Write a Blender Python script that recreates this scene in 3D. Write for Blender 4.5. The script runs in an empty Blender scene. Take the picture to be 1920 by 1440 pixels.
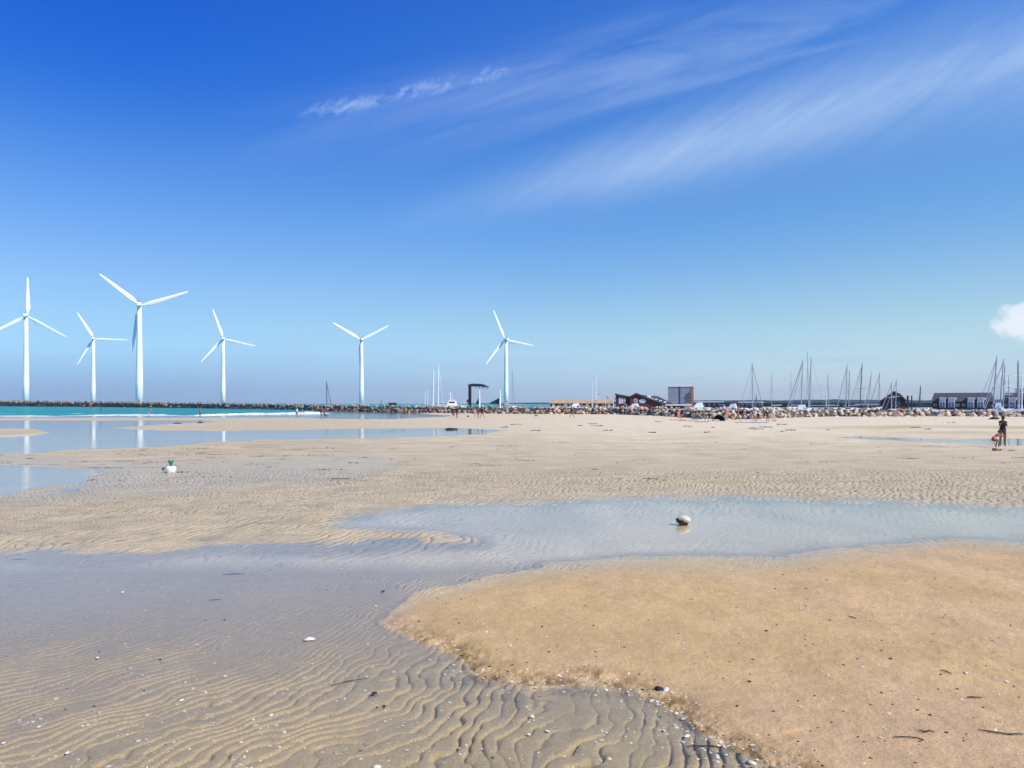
import bpy, bmesh, math, random
import numpy as np
from mathutils import Vector, Matrix

# ------------------------------------------------------------------ camera / world / sun
F, H, HZ = 1440.0, 2.25, 756.5          # focal length in photo pixels, eye height, horizon row
scene = bpy.context.scene
COL = scene.collection
cam = bpy.data.cameras.new("camera"); camo = bpy.data.objects.new("camera", cam); COL.objects.link(camo)
camo.location = (0, 0, H); camo.rotation_euler = (math.radians(90), 0, 0)
cam.sensor_width = 36; cam.lens = 27; cam.shift_y = (HZ - 720) / 1920
cam.clip_start = 0.05; cam.clip_end = 20000
scene.camera = camo
scene.view_settings.view_transform = 'Standard'; scene.view_settings.look = 'None'
scene.view_settings.exposure = 0.1; scene.view_settings.gamma = 1
SUN_EL = math.radians(42); SUN_PHI = math.radians(52)     # phi: to the right of straight behind the camera
sdir = Vector((math.sin(SUN_PHI) * math.cos(SUN_EL), -math.cos(SUN_PHI) * math.cos(SUN_EL), math.sin(SUN_EL)))
sl = bpy.data.lights.new("sun", 'SUN'); sl.energy = 4.5; sl.angle = math.radians(0.53); sl.color = (1.0, 0.92, 0.80)
so = bpy.data.objects.new("sun", sl); COL.objects.link(so); so.rotation_euler = sdir.to_track_quat('Z', 'Y').to_euler()
so.location = (20, -20, 60)

def mirror_share(g, nrm):
    """share of light a water surface mirrors (Schlick), the same from above and from below"""
    geo = g.node('ShaderNodeNewGeometry'); d = g.node('ShaderNodeVectorMath', operation='DOT_PRODUCT')
    g.put(d.inputs[0], geo.outputs['Incoming']); g.put(d.inputs[1], nrm)
    c = g.m('SUBTRACT', 1.0, g.m('ABSOLUTE', d.outputs['Value']), clamp=True)
    return g.m('ADD', .02, g.m('MULTIPLY', .98, g.m('POWER', c, 5.0)))
class N:
    """tiny node-graph helper"""
    def __init__(s, nt): s.nt = nt; s.l = nt.links
    def node(s, t, **kw):
        n = s.nt.nodes.new(t)
        for k, v in kw.items(): setattr(n, k, v)
        return n
    def put(s, sock, v):
        if isinstance(v, bpy.types.NodeSocket): s.l.new(v, sock)
        else: sock.default_value = v
    def m(s, op, a, b=0.0, c=0.0, clamp=False):
        n = s.node('ShaderNodeMath', operation=op, use_clamp=clamp)
        s.put(n.inputs[0], a); s.put(n.inputs[1], b); s.put(n.inputs[2], c); return n.outputs[0]
    def vm(s, op, a, b):
        n = s.node('ShaderNodeVectorMath', operation=op); s.put(n.inputs[0], a); s.put(n.inputs[1], b); return n.outputs[0]
    def xyz(s, x, y, z=0.0):
        n = s.node('ShaderNodeCombineXYZ'); s.put(n.inputs[0], x); s.put(n.inputs[1], y); s.put(n.inputs[2], z); return n.outputs[0]
    def noise(s, vec, scale, detail=3, rough=0.5, dist=0.0):
        n = s.node('ShaderNodeTexNoise'); s.put(n.inputs['Vector'], vec)
        n.inputs['Scale'].default_value = scale; n.inputs['Detail'].default_value = detail
        n.inputs['Roughness'].default_value = rough; n.inputs['Distortion'].default_value = dist
        return n.outputs['Fac']
    def ramp(s, v, a, b, c=0.0, d=1.0):
        n = s.node('ShaderNodeMapRange', interpolation_type='SMOOTHSTEP'); s.put(n.inputs[0], v)
        n.inputs[1].default_value = a; n.inputs[2].default_value = b; n.inputs[3].default_value = c; n.inputs[4].default_value = d
        return n.outputs[0]
    def mix(s, f, a, b, mode='MIX'):
        n = s.node('ShaderNodeMix', data_type='RGBA', blend_type=mode)
        s.put(n.inputs[0], f)
        s.put(n.inputs[6], a if isinstance(a, bpy.types.NodeSocket) else (*a, 1)[:4]); s.put(n.inputs[7], b if isinstance(b, bpy.types.NodeSocket) else (*b, 1)[:4])
        return n.outputs[2]

def make_world():
    w = bpy.data.worlds.new("World"); scene.world = w; w.use_nodes = True
    nt = w.node_tree; nt.nodes.clear(); g = N(nt)
    sky = g.node('ShaderNodeTexSky', sky_type='NISHITA'); sky.sun_disc = False
    sky.sun_elevation = SUN_EL; sky.sun_rotation = math.atan2(sdir.x, sdir.y)
    sky.air_density = 1.0; sky.dust_density = 0.3; sky.ozone_density = 4.0; sky.altitude = 0
    geo = g.node('ShaderNodeTexCoord').outputs['Generated']
    sp = g.node('ShaderNodeSeparateXYZ'); g.put(sp.inputs[0], geo)
    x, y, z = sp.outputs
    el = g.m('ARCSINE', z)
    # the sky over this coast: deep clean blue overhead, milky near the horizon
    base = g.mix(1.0, sky.outputs[0], (0.56, 0.86, 1.30), 'MULTIPLY')
    f = g.ramp(el, -0.02, 0.62)
    tint = g.mix(f, (1.12, 1.02, 0.88), (0.42, 0.86, 1.18))
    base = g.mix(1.0, base, tint, 'MULTIPLY')
    ys = g.m('MAXIMUM', y, 0.08)
    u = g.m('DIVIDE', x, ys); v = g.m('DIVIDE', z, ys)
    def eramp(stops):
        cr = g.node('ShaderNodeValToRGB'); cr.color_ramp.interpolation = 'EASE'
        g.put(cr.inputs[0], g.m('MULTIPLY', el, 1.6, clamp=True)); e = cr.color_ramp.elements
        while len(e) < len(stops): e.new(0.5)
        for q, (p_, c_) in zip(e, stops): q.position = p_ * 1.6; q.color = (*[k * .5 for k in c_], 1)
        return g.mix(1.0, cr.outputs[0], (2, 2, 2), 'MULTIPLY')
    base = g.mix(1.0, base, eramp([(0.0, (1.50, 1.25, 1.30)), (.107, (1.72, 1.36, 1.07)), (.243, (1.36, 1.30, 1.16)), (.478, (1.10, 1.24, 1.26))]), 'MULTIPLY')
    base = g.mix(g.ramp(u, .0, .6), base, g.mix(1.0, base, (1.22, 1.13, 1.03), 'MULTIPLY'))
    leftw = g.ramp(u, .30, -.58)
    base = g.mix(leftw, base, g.mix(1.0, base, eramp([(0.0, (.60, .78, .92)), (.20, (.92, .88, .92)), (.42, (.25, .60, .90)), (.55, (.22, .58, .9))]), 'MULTIPLY'))
    front = g.ramp(y, 0.1, 0.3)
    def line(x0, y0, x1, y1, w0, w1, soft0, soft1):
        """soft band along a line given in sky direction tangents"""
        dx, dy = x1 - x0, y1 - y0; L = math.hypot(dx, dy); dx /= L; dy /= L
        a = g.m('ADD', g.m('MULTIPLY', g.m('SUBTRACT', u, x0), dx), g.m('MULTIPLY', g.m('SUBTRACT', v, y0), dy))
        b = g.m('ADD', g.m('MULTIPLY', g.m('SUBTRACT', u, x0), -dy), g.m('MULTIPLY', g.m('SUBTRACT', v, y0), dx))
        wd = g.m('ADD', w0, g.m('MULTIPLY', a, (w1 - w0) / L))
        q = g.m('DIVIDE', b, g.m('MAXIMUM', wd, 0.004))
        band = g.m('EXPONENT', g.m('MULTIPLY', g.m('MULTIPLY', q, q), -1.0))
        ends = g.m('MULTIPLY', g.ramp(a, -soft0, soft0), g.ramp(a, L + soft1, L - soft1))
        return a, b, g.m('MULTIPLY', band, ends)
    # broad veil, upper right
    a, b, band = line(0.0, 0.275, 0.85, 0.50, 0.030, 0.085, 0.25, 0.1)
    fib = g.noise(g.xyz(g.m('MULTIPLY', a, 1.8), g.m('SUBTRACT', g.m('MULTIPLY', b, 9.0), g.m('MULTIPLY', a, 2.0))), 1.0, 6, 0.55, 0.7)
    fine = g.noise(g.xyz(g.m('MULTIPLY', a, 5.0), g.m('SUBTRACT', g.m('MULTIPLY', b, 42.0), g.m('MULTIPLY', a, 16.0)), 5.0), 1.0, 7, 0.68, 0.4)
    fib = g.m('ADD', g.m('MULTIPLY', fib, .62), g.m('MULTIPLY', fine, .38))
    c1 = g.m('MULTIPLY', band, g.ramp(fib, 0.26, 0.80, 0.25, 1.0))
    # second, thinner veil above it
    a, b, band = line(-0.20, 0.37, 0.55, 0.50, 0.045, 0.075, 0.3, 0.15)
    fib = g.noise(g.xyz(g.m('MULTIPLY', a, 1.8), g.m('SUBTRACT', g.m('MULTIPLY', b, 15.0), g.m('MULTIPLY', a, 1.2)), 3.0), 1.2, 7, 0.6, 0.6)
    c2 = g.m('MULTIPLY', g.m('MULTIPLY', band, g.ramp(fib, 0.30, 0.85)), 0.40)
    # small combed cirrus, upper middle
    a, b, band = line(-0.265, 0.378, 0.0, 0.432, 0.010, 0.013, 0.03, 0.03)
    fib = g.noise(g.xyz(g.m('SUBTRACT', g.m('MULTIPLY', a, 40.0), g.m('MULTIPLY', b, 30.0)), g.m('MULTIPLY', b, 60.0), 7.0), 1.0, 7, 0.72, 0.35)
    brk = g.noise(g.xyz(g.m('MULTIPLY', a, 13.0), g.m('MULTIPLY', b, 20.0), 1.0), 1.0, 2)
    c3 = g.m('MULTIPLY', g.m('MULTIPLY', band, g.ramp(fib, 0.33, 0.66)), g.ramp(brk, 0.25, 0.62, 0.18, 0.50))
    # small heap cloud low on the right
    pn = g.noise(g.xyz(g.m('MULTIPLY', u, 38.0), g.m('MULTIPLY', v, 38.0)), 1.0, 6, 0.6)
    qu = g.m('DIVIDE', g.m('SUBTRACT', u, 0.658), 0.040); qv = g.m('DIVIDE', g.m('SUBTRACT', v, 0.105), 0.030)
    r2 = g.m('ADD', g.m('MULTIPLY', qu, qu), g.m('MULTIPLY', qv, qv))
    c4 = g.ramp(g.m('ADD', g.m('SUBTRACT', 1.0, r2), g.m('MULTIPLY', g.m('SUBTRACT', pn, 0.5), 1.8)), 0.1, 0.9)
    # low stratus wisps over the sea
    ln = g.noise(g.xyz(g.m('MULTIPLY', u, 5.0), g.m('MULTIPLY', v, 42.0), 2.0), 1.0, 6, 0.62, 0.35)
    lowm = g.m('MULTIPLY', g.ramp(v, 0.105, 0.045), g.ramp(ln, 0.44, 0.70))
    c5 = g.m('MULTIPLY', lowm, 0.42)
    bank = g.m('MULTIPLY', g.ramp(v, 0.085, 0.015), g.ramp(u, 0.35, -0.55, 0.10, 0.62))
    clouds = g.m('MAXIMUM', g.m('MAXIMUM', g.m('MULTIPLY', c1, 0.66), c2), c3)
    clouds = g.m('MULTIPLY', clouds, front)
    white = (9.0, 9.3, 10.0)
    col = g.mix(g.m('MULTIPLY', g.m('MULTIPLY', bank, front), .95), base, (2.2, 3.7, 6.5))
    col = g.mix(g.m('MULTIPLY', g.m('MULTIPLY', c5, front), .8), col, (3.7, 5.0, 7.4))
    col = g.mix(g.m('MULTIPLY', clouds, .92), col, (6.4, 7.9, 9.8))
    col = g.mix(g.m('MULTIPLY', g.m('MULTIPLY', c4, front), 0.8), col, white)
    bg = g.node('ShaderNodeBackground'); g.put(bg.inputs[0], col); bg.inputs[1].default_value = 0.10
    out = g.node('ShaderNodeOutputWorld'); nt.links.new(bg.outputs[0], out.inputs[0])
make_world()

# ------------------------------------------------------------------ helpers
random.seed(7); RNG = np.random.default_rng(11)
def P(px, py, z=0.0):
    """ground point seen at photo pixel (px, py)"""
    d = F * (H - z) / (py - HZ); return Vector(((px - 960) / F * d, d, z))
def W(px, py, d): return Vector(((px - 960) / F * d, d, H + (HZ - py) / F * d))

def mat(name, col, rough=0.7, metal=0.0, var=0.0, scale=4.0, bump=0.0, bscale=20.0, spec=0.5, rnd=0.0, alt=None):
    m = bpy.data.materials.new(name); m.use_nodes = True; nt = m.node_tree; g = N(nt)
    b = nt.nodes['Principled BSDF']
    tc = g.node('ShaderNodeTexCoord').outputs['Object']
    c = (*col, 1)
    if var or alt:
        n = g.noise(tc, scale, 5, 0.6)
        a2 = alt or tuple(max(0, k * (1 - var)) for k in col)
        c = g.mix(g.ramp(n, 0.35, 0.65), tuple(min(1, k * (1 + var * .5)) for k in col), a2)
    if rnd:
        oi = g.node('ShaderNodeObjectInfo').outputs['Random']
        c = g.mix(1.0, c if not isinstance(c, tuple) else c[:3], g.mix(oi, (1 - rnd, 1 - rnd, 1 - rnd), (1 + rnd, 1 + rnd * .9, 1 + rnd * .8)), 'MULTIPLY')
    g.put(b.inputs['Base Color'], c)
    b.inputs['Roughness'].default_value = rough; b.inputs['Metallic'].default_value = metal
    b.inputs['Specular IOR Level'].default_value = spec
    if bump:
        bn = g.node('ShaderNodeBump'); bn.inputs['Strength'].default_value = bump; bn.inputs['Distance'].default_value = 0.02
        g.put(bn.inputs['Height'], g.noise(tc, bscale, 4)); nt.links.new(bn.outputs[0], b.inputs['Normal'])
    return m

def tag(o, label=None, cat=None, group=None, kind=None):
    if label: o['label'] = label
    if cat: o['category'] = cat
    if group: o['group'] = group
    if kind: o['kind'] = kind
    return o
def empty(name, loc, label, cat, group=None, rz=0.0):
    o = bpy.data.objects.new(name, None); COL.objects.link(o); o.location = loc; o.rotation_euler = (0, 0, rz)
    o.empty_display_size = 0.2
    return tag(o, label, cat, group)
def link(name, me, m, parent=None, loc=None, smooth=False):
    o = bpy.data.objects.new(name, me); COL.objects.link(o)
    if m is not None and not me.materials: me.materials.append(m)
    if parent is not None: o.parent = parent
    if loc is not None: o.location = loc
    if smooth: me.polygons.foreach_set('use_smooth', [True] * len(me.polygons))
    return o

class MB:
    """mesh builder: collects shapes, links them as one mesh object"""
    def __init__(s): s.v = []; s.f = []
    def poly(s, vs, fs):
        k = len(s.v); s.v += [tuple(p) for p in vs]; s.f += [tuple(i + k for i in f) for f in fs]; return s
    def box(s, a, b, rz=0.0, piv=(0, 0)):
        x0, y0, z0 = a; x1, y1, z1 = b
        vs = [(x0, y0, z0), (x1, y0, z0), (x1, y1, z0), (x0, y1, z0), (x0, y0, z1), (x1, y0, z1), (x1, y1, z1), (x0, y1, z1)]
        if rz:
            c, q = math.cos(rz), math.sin(rz)
            vs = [(piv[0] + (x - piv[0]) * c - (y - piv[1]) * q, piv[1] + (x - piv[0]) * q + (y - piv[1]) * c, z) for x, y, z in vs]
        return s.poly(vs, [(0, 3, 2, 1), (4, 5, 6, 7), (0, 1, 5, 4), (1, 2, 6, 5), (2, 3, 7, 6), (3, 0, 4, 7)])
    def prism(s, prof, y0, y1):
        """extrude an XZ profile (counter-clockwise seen from -Y) along Y"""
        n = len(prof); vs = [(x, y0, z) for x, z in prof] + [(x, y1, z) for x, z in prof]
        fs = [tuple(range(n)), tuple(range(2 * n - 1, n - 1, -1))] + [(i, i + n, (i + 1) % n + n, (i + 1) % n) for i in range(n)]
        return s.poly(vs, fs)
    def tube(s, pts, rs, n=10, cap=True):
        pts = [Vector(p) for p in pts]
        if not hasattr(rs, '__len__'): rs = [rs] * len(pts)
        k = len(s.v); m = len(pts)
        for i, p in enumerate(pts):
            t = (pts[min(i + 1, m - 1)] - pts[max(i - 1, 0)]).normalized()
            up = Vector((0, 0, 1)) if abs(t.z) < 0.9 else Vector((0, 1, 0))
            a = t.cross(up).normalized(); b = t.cross(a).normalized()
            for j in range(n):
                q = 2 * math.pi * j / n; s.v.append(tuple(p + (a * math.cos(q) + b * math.sin(q)) * rs[i]))
        for i in range(m - 1):
            for j in range(n):
                j2 = (j + 1) % n; s.f.append((k + i * n + j, k + i * n + j2, k + (i + 1) * n + j2, k + (i + 1) * n + j))
        if cap: s.f.append(tuple(k + j for j in range(n))[::-1]); s.f.append(tuple(k + (m - 1) * n + j for j in range(n)))
        return s
    def ball(s, c, r, n=12, m=8):
        if not hasattr(r, '__len__'): r = (r, r, r)
        k = len(s.v)
        for i in range(1, m):
            a = math.pi * i / m
            for j in range(n):
                b = 2 * math.pi * j / n; s.v.append((c[0] + r[0] * math.sin(a) * math.cos(b), c[1] + r[1] * math.sin(a) * math.sin(b), c[2] + r[2] * math.cos(a)))
        s.v.append((c[0], c[1], c[2] + r[2])); s.v.append((c[0], c[1], c[2] - r[2])); T = k + (m - 1) * n
        for i in range(m - 2):
            for j in range(n): s.f.append((k + i * n + j, k + (i + 1) * n + j, k + (i + 1) * n + (j + 1) % n, k + i * n + (j + 1) % n))
        for j in range(n):
            s.f.append((T, k + j, k + (j + 1) % n)); s.f.append((T + 1, k + (m - 2) * n + (j + 1) % n, k + (m - 2) * n + j))
        return s
    def mesh(s, name):
        me = bpy.data.meshes.new(name); me.from_pydata(s.v, [], s.f); me.update(); return me
    def build(s, name, m, parent=None, smooth=False, bevel=0.0):
        me = s.mesh(name)
        if bevel:
            bm = bmesh.new(); bm.from_mesh(me); bmesh.ops.recalc_face_normals(bm, faces=bm.faces)
            bmesh.ops.bevel(bm, geom=[e for e in bm.edges if len(e.link_faces) == 2 and e.calc_face_angle(0) > 0.6], offset=bevel, segments=2, affect='EDGES', clamp_overlap=True)
            bm.to_mesh(me); bm.free()
        else:
            bm = bmesh.new(); bm.from_mesh(me); bmesh.ops.recalc_face_normals(bm, faces=bm.faces); bm.to_mesh(me); bm.free()
        return link(name, me, m, parent, smooth=smooth)

def np_mesh(name, V, Q):
    """fast mesh from arrays (all faces same size)"""
    V = np.asarray(V, np.float32); Q = np.asarray(Q, np.int32); k = Q.shape[1]
    me = bpy.data.meshes.new(name); me.vertices.add(len(V)); me.vertices.foreach_set('co', V.ravel())
    me.loops.add(Q.size); me.loops.foreach_set('vertex_index', Q.ravel())
    me.polygons.add(len(Q)); me.polygons.foreach_set('loop_start', np.arange(len(Q), dtype=np.int32) * k)
    me.update(calc_edges=True); return me

# ---- numpy noise
def vnoise(x, y, seed=0):
    xi = np.floor(x).astype(np.int64); yi = np.floor(y).astype(np.int64); xf = x - xi; yf = y - yi
    def h(i, j):
        n = (i * 374761393 + j * 668265263 + seed * 1442695041) & 0xffffffff
        n = ((n ^ (n >> 13)) * 1274126177) & 0xffffffff
        return ((n ^ (n >> 16)) & 0xffff) / 65535.0
    u = xf * xf * xf * (xf * (xf * 6 - 15) + 10); v = yf * yf * yf * (yf * (yf * 6 - 15) + 10)
    return ((h(xi, yi) * (1 - u) + h(xi + 1, yi) * u) * (1 - v) + (h(xi, yi + 1) * (1 - u) + h(xi + 1, yi + 1) * u) * v) * 2 - 1
def fbm(x, y, oct=4, seed=0, gain=0.5):
    r = 0; a = 1; t = 0
    for i in range(oct):
        r = r + a * vnoise(x * 2 ** i + 17.3 * i, y * 2 ** i - 9.1 * i, seed + i); t += a; a *= gain
    return r / t
def sstep(a, b, x):
    t = np.clip((x - a) / (b - a), 0, 1); return t * t * (3 - 2 * t)
def curve(px, pts):
    xs, ys = zip(*pts); return np.interp(px, xs, ys)

# ------------------------------------------------------------------ terrain
def sdpoly(px, py, poly, ysc=1.0):
    """signed distance in photo pixels, positive inside"""
    poly = np.array(poly, float); d2 = np.full(px.shape, 1e12); ins = np.zeros(px.shape, bool); n = len(poly)
    for i in range(n):
        x0, y0 = poly[i]; x1, y1 = poly[(i + 1) % n]
        ex, ey = x1 - x0, (y1 - y0) * ysc; wx, wy = px - x0, (py - y0) * ysc
        t = np.clip((wx * ex + wy * ey) / (ex * ex + ey * ey + 1e-9), 0, 1)
        d2 = np.minimum(d2, (wx - t * ex) ** 2 + (wy - t * ey) ** 2)
        c = ((y0 <= py) & (py < y1)) | ((y1 <= py) & (py < y0))
        xi = x0 + (py - y0) / ((y1 - y0) if y1 != y0 else 1e-9) * (x1 - x0)
        ins ^= c & (px < xi)
    d = np.sqrt(d2); return np.where(ins, d, -d)

L_, R_ = -2600, 4600
POOLS = [  # polygon in photo pixels, depth, edge softness in pixels
    ([(L_, 788), (380, 788), (420, 791), (330, 795), (215, 803), (300, 807), (500, 806.5), (700, 803), (860, 802), (960, 806), (900, 815), (700, 823),
      (500, 825), (400, 830), (300, 838), (180, 842), (60, 851), (L_, 860)], .06, 3.0),
    ([(L_, 870), (0, 871), (120, 877), (235, 884), (180, 897), (150, 911), (60, 913), (0, 929), (L_, 950)], .045, 5.0),
    ([(600, 993), (640, 968), (760, 950), (900, 938), (1100, 931), (1300, 926), (1500, 929), (1700, 936), (1850, 948), (R_, 957),
      (R_, 1008), (1920, 1019), (1700, 1029), (1520, 1040), (1440, 1049), (1200, 1053), (1000, 1062), (900, 1085), (780, 1108), (700, 1165), (L_, 1165), (L_, 1042), (0, 1040), (150, 1046), (380, 1028), (620, 1029), (890, 1017), (800, 1005), (680, 1001)], .05, 28.0),
    ([(1530, 816), (1620, 818), (1750, 822), (R_, 826), (R_, 842), (1920, 838), (1800, 832), (1700, 827), (1600, 822)], .05, 1.5),
    ([(560, 774), (700, 774), (850, 778), (830, 782), (720, 786), (600, 786), (560, 783)], .06, 1.5),
]
ISLAND = [(L_, 800), (0, 803), (60, 805), (92, 811), (60, 816), (0, 818.5), (L_, 822)]
MOUND = [(700, 1165), (780, 1112), (900, 1080), (1000, 1063), (1200, 1054), (1440, 1049), (1520, 1040), (1700, 1029), (1920, 1019), (R_, 1006),
         (R_, 2700), (2200, 2200), (1640, 1560), (1470, 1450), (1330, 1395), (1255, 1335), (1180, 1300), (1080, 1278), (960, 1282), (870, 1268), (838, 1225), (760, 1195)]
FILM = [(L_, 1042), (0, 1040), (150, 1046), (380, 1030), (620, 1030), (900, 1018), (1000, 1050), (1000, 1063), (900, 1080), (780, 1112), (700, 1165), (760, 1195), (838, 1225), (870, 1268), (960, 1282), (1080, 1278),
        (1180, 1300), (1255, 1335), (1330, 1395), (1470, 1450), (1640, 1560), (2200, 2200), (R_, 2700), (L_, 2700)]
PUDDLE = [(250, 972), (330, 962), (430, 952), (530, 948), (640, 960), (560, 975), (440, 982), (300, 984)]
WETLEFT = [(L_, 850), (0, 853), (200, 866), (480, 862), (700, 852), (760, 872), (640, 905), (300, 930), (0, 950), (L_, 965)]

def ripples(X, Y):
    w = sstep(9.5, 12.5, Y); return ripple_field(X, Y, .105, 0) * (1 - w) + ripple_field(X, Y, .165, 200) * w
def ripple_field(X, Y, lam, sd):
    near = np.exp(-((Y - 6.0) / 3.2) ** 2)
    s = X * 0.906 - Y * 0.4226 + 0.11 * (X + 1.0) * (Y - 6.5) * near
    s = s + 0.34 * fbm(X / 1.9, Y / 1.9, 2, 3 + sd) + 0.115 * fbm(X / .30, Y / .36, 3, 5 + sd) + 0.17 * fbm(X / .75, Y / .85, 2, 9 + sd)
    ph = s / lam; ph = ph + 0.13 * np.sin(2 * np.pi * ph)
    tri = np.abs(np.sin(np.pi * ph)) ** 0.62
    # crests die out and fork here and there
    mod = np.clip(0.80 + 1.15 * fbm(X / .42 + 4, Y / .6, 3, 21 + sd), 0.10, 1.25)
    return (tri - 0.62) * mod

def terrain(px, py):
    d = F * H / (py - HZ); X = (px - 960) / F * d; Y = d
    wob = (9 * fbm(X / 0.9, Y / 1.6, 4, 31, .6) + 6 * fbm(X / 3.1, Y / 4.0, 2, 33)) * np.clip((py - 800) / 150, 0, 1) + 1.2 * fbm(px / 60, py / 5, 3, 77) * np.clip(1 - (py - 860) / 60, 0, 1)
    qx = px + wob * 3; qy = py + wob
    sm = sdpoly(qx, qy, MOUND, 1.6)
    z = np.full(px.shape, 0.026)
    z = z + 0.012 * fbm(X / 4.0, Y / 9.0, 3, 2)
    # dry upper beach rises towards the rocks on the right
    z = z + 0.10 * sstep(820, 785, py) * sstep(800, 1250, px)
    wetl = np.clip(sdpoly(qx, qy, WETLEFT) / 12 + .5, 0, 1)
    z = z - 0.014 * wetl
    # lower the rippled flat round the middle pool
    flat = sstep(866, 905, py) * sstep(1240, 700, px)
    z = z * (1 - flat) + flat * (0.0150 + 0.014 * fbm(X / 1.8, Y / 3.6, 4, 8, .6) - 0.004 * sstep(960, 1035, py))
    farr = sstep(905, 930, py) * sstep(700, 1240, px)
    z = z * (1 - farr) + farr * 0.013
    qq = fbm(X / 2.4, Y / 5.5, 3, 88, .6); z = z - .020 * sstep(.10, .42, qq) * flat
    pud = np.clip(sdpoly(qx, qy, PUDDLE, 2) / 14 + .5, 0, 1); z = z - 0.006 * pud
    pool = np.zeros(px.shape); inner = np.zeros(px.shape)
    for poly, dep, soft in POOLS:
        s = sdpoly(qx, qy, poly, 2.0)
        k = sstep(-soft, soft * 2.2, s); z = z * (1 - k) - dep * 0.45 * k; pool = np.maximum(pool, sstep(-soft, soft, s)); inner = np.maximum(inner, sstep(soft * .25, soft * 1.7, s))
    isl = sstep(-1.5, 2, sdpoly(qx, qy, ISLAND, 2)); z = z * (1 - isl) + 0.05 * isl; pool *= 1 - isl; inner *= 1 - isl
    sf = sdpoly(qx, qy, FILM, 1.6)
    sf = sf + 16 * fbm(X / .28, Y / .7, 3, 71) * sstep(1130, 1060, py) + 22 * fbm(X / 1.3, Y / 2.0, 2, 73) * sstep(1130, 1060, py); film = sstep(-34, 26, sf) * (1 - sstep(-4, 4, sm))
    z = z * (1 - film) + film * (-0.016 - 0.008 * sstep(1180, 1060, py) + 0.004 * fbm(X / 2, Y / 3, 2, 6))
    upper = sstep(1200, 1120, py); mk = sstep(-7 - 8 * upper, 10 + 22 * upper, sm); mrise = sstep(0, 60, sm)
    lower = sstep(1120, 1230, py)
    z = z * (1 - mk) + mk * (0.006 + (0.008 + 0.009 * lower) * sstep(-6, 60, sm) + 0.012 * mrise)
    # crumbly edge and hummocks of the near bank
    edge = mk * np.exp(-(np.clip(sm, 0, 400) / 42) ** 2) * lower
    z = z + edge * (0.022 * fbm(X / .13, Y / .16, 4, 14, .68) + 0.009 * fbm(X / .035, Y / .05, 2, 15))
    z = z + mk * (0.007 * fbm(X / .22, Y / .28, 4, 12, .6) + 0.0034 * fbm(X / .05, Y / .06, 3, 13, .65))
    # shallow dents and one shoe print on the near bank
    rr = np.random.default_rng(3)
    for q in range(16):
        cx, cy = rr.uniform(900, 2100), rr.uniform(1130, 1500); dd = F * H / (cy - HZ); x0 = (cx - 960) / F * dd; a = rr.uniform(0, 3.1)
        u_ = (X - x0) * math.cos(a) + (Y - dd) * math.sin(a); v_ = -(X - x0) * math.sin(a) + (Y - dd) * math.cos(a); q2 = (u_ / .13) ** 2 + (v_ / .05) ** 2
        z = z - mk * rr.uniform(.004, .008) * (np.exp(-q2) - .35 * np.exp(-((np.sqrt(q2) - 1.5) / .35) ** 2))
    dd = F * H / (1387 - HZ); x0 = (1487 - 960) / F * dd; u_ = (X - x0) * .95 + (Y - dd) * .3; v_ = -(X - x0) * .3 + (Y - dd) * .95; q2 = (u_ / .13) ** 4 + (v_ / .05) ** 4
    z = z - .0045 * np.exp(-q2) * (1 + .9 * np.sin((u_ + .5 * v_) * 2 * np.pi / .026))
    # sea side: the bed drops away
    sea = sstep(783.5, 779, py) * sstep(600, 540, px)
    sea = np.maximum(sea, sstep(776, 772, py) * sstep(820, 760, px))
    foot = curve(px, [(780, 771.5), (850, 773), (1000, 775), (1150, 776), (1250, 779.5), (1320, 784), (1420, 785), (1480, 782), (1560, 779.5), (1640, 779.5), (1750, 778.5), (1920, 779), (2900, 781)])
    sea = np.maximum(sea, sstep(0, -1.2, py - foot) * sstep(770, 800, px))
    z = z * (1 - sea) - 0.6 * sea
    # ripple strength
    A = 0.033 * np.ones(px.shape)
    A = A * (0.20 + 0.80 * sstep(872, 900, py))
    A = A * (1 - 0.6 * sstep(940, 990, py) * sstep(800, 1100, px))
    A = A * (1 - film) + film * (0.0075 + 0.024 * np.exp(-(sf / 45) ** 2) * sstep(1180, 1100, py) + 0.023 * sstep(1190, 1330, py + 0.06 * (960 - px)) + 0.002 * fbm(X / 1.3, Y / 1.3, 2, 40))
    A = A * (1 - 0.75 * film * sstep(60, -10, sdpoly(qx, qy, MOUND, 1.6) + 120) * 0)
    A = A * (1 - mk * .97)
    A = A * (1 - .4 * pool * (1 - film))
    raw = ripples(X, Y); rip = raw * A
    rip = rip * np.clip((py - 800) / 60, 0, 1)
    z = z + rip
    z = z + 0.0016 * fbm(X / .07, Y / .09, 2, 50) * np.clip((py - 1000) / 200, 0, 1)
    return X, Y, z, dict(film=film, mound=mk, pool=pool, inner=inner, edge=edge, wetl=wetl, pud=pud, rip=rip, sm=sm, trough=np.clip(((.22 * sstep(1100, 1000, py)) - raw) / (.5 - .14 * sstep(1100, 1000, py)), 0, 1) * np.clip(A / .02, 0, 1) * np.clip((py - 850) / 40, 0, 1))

def ground_at(px, py):
    a = terrain(np.array([[float(px)]]), np.array([[float(py)]]))
    return Vector((float(a[0][0, 0]), float(a[1][0, 0]), float(a[2][0, 0])))
def G(px, py):
    """ground point under photo pixel, resting on the sand"""
    return ground_at(px, py)

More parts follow.
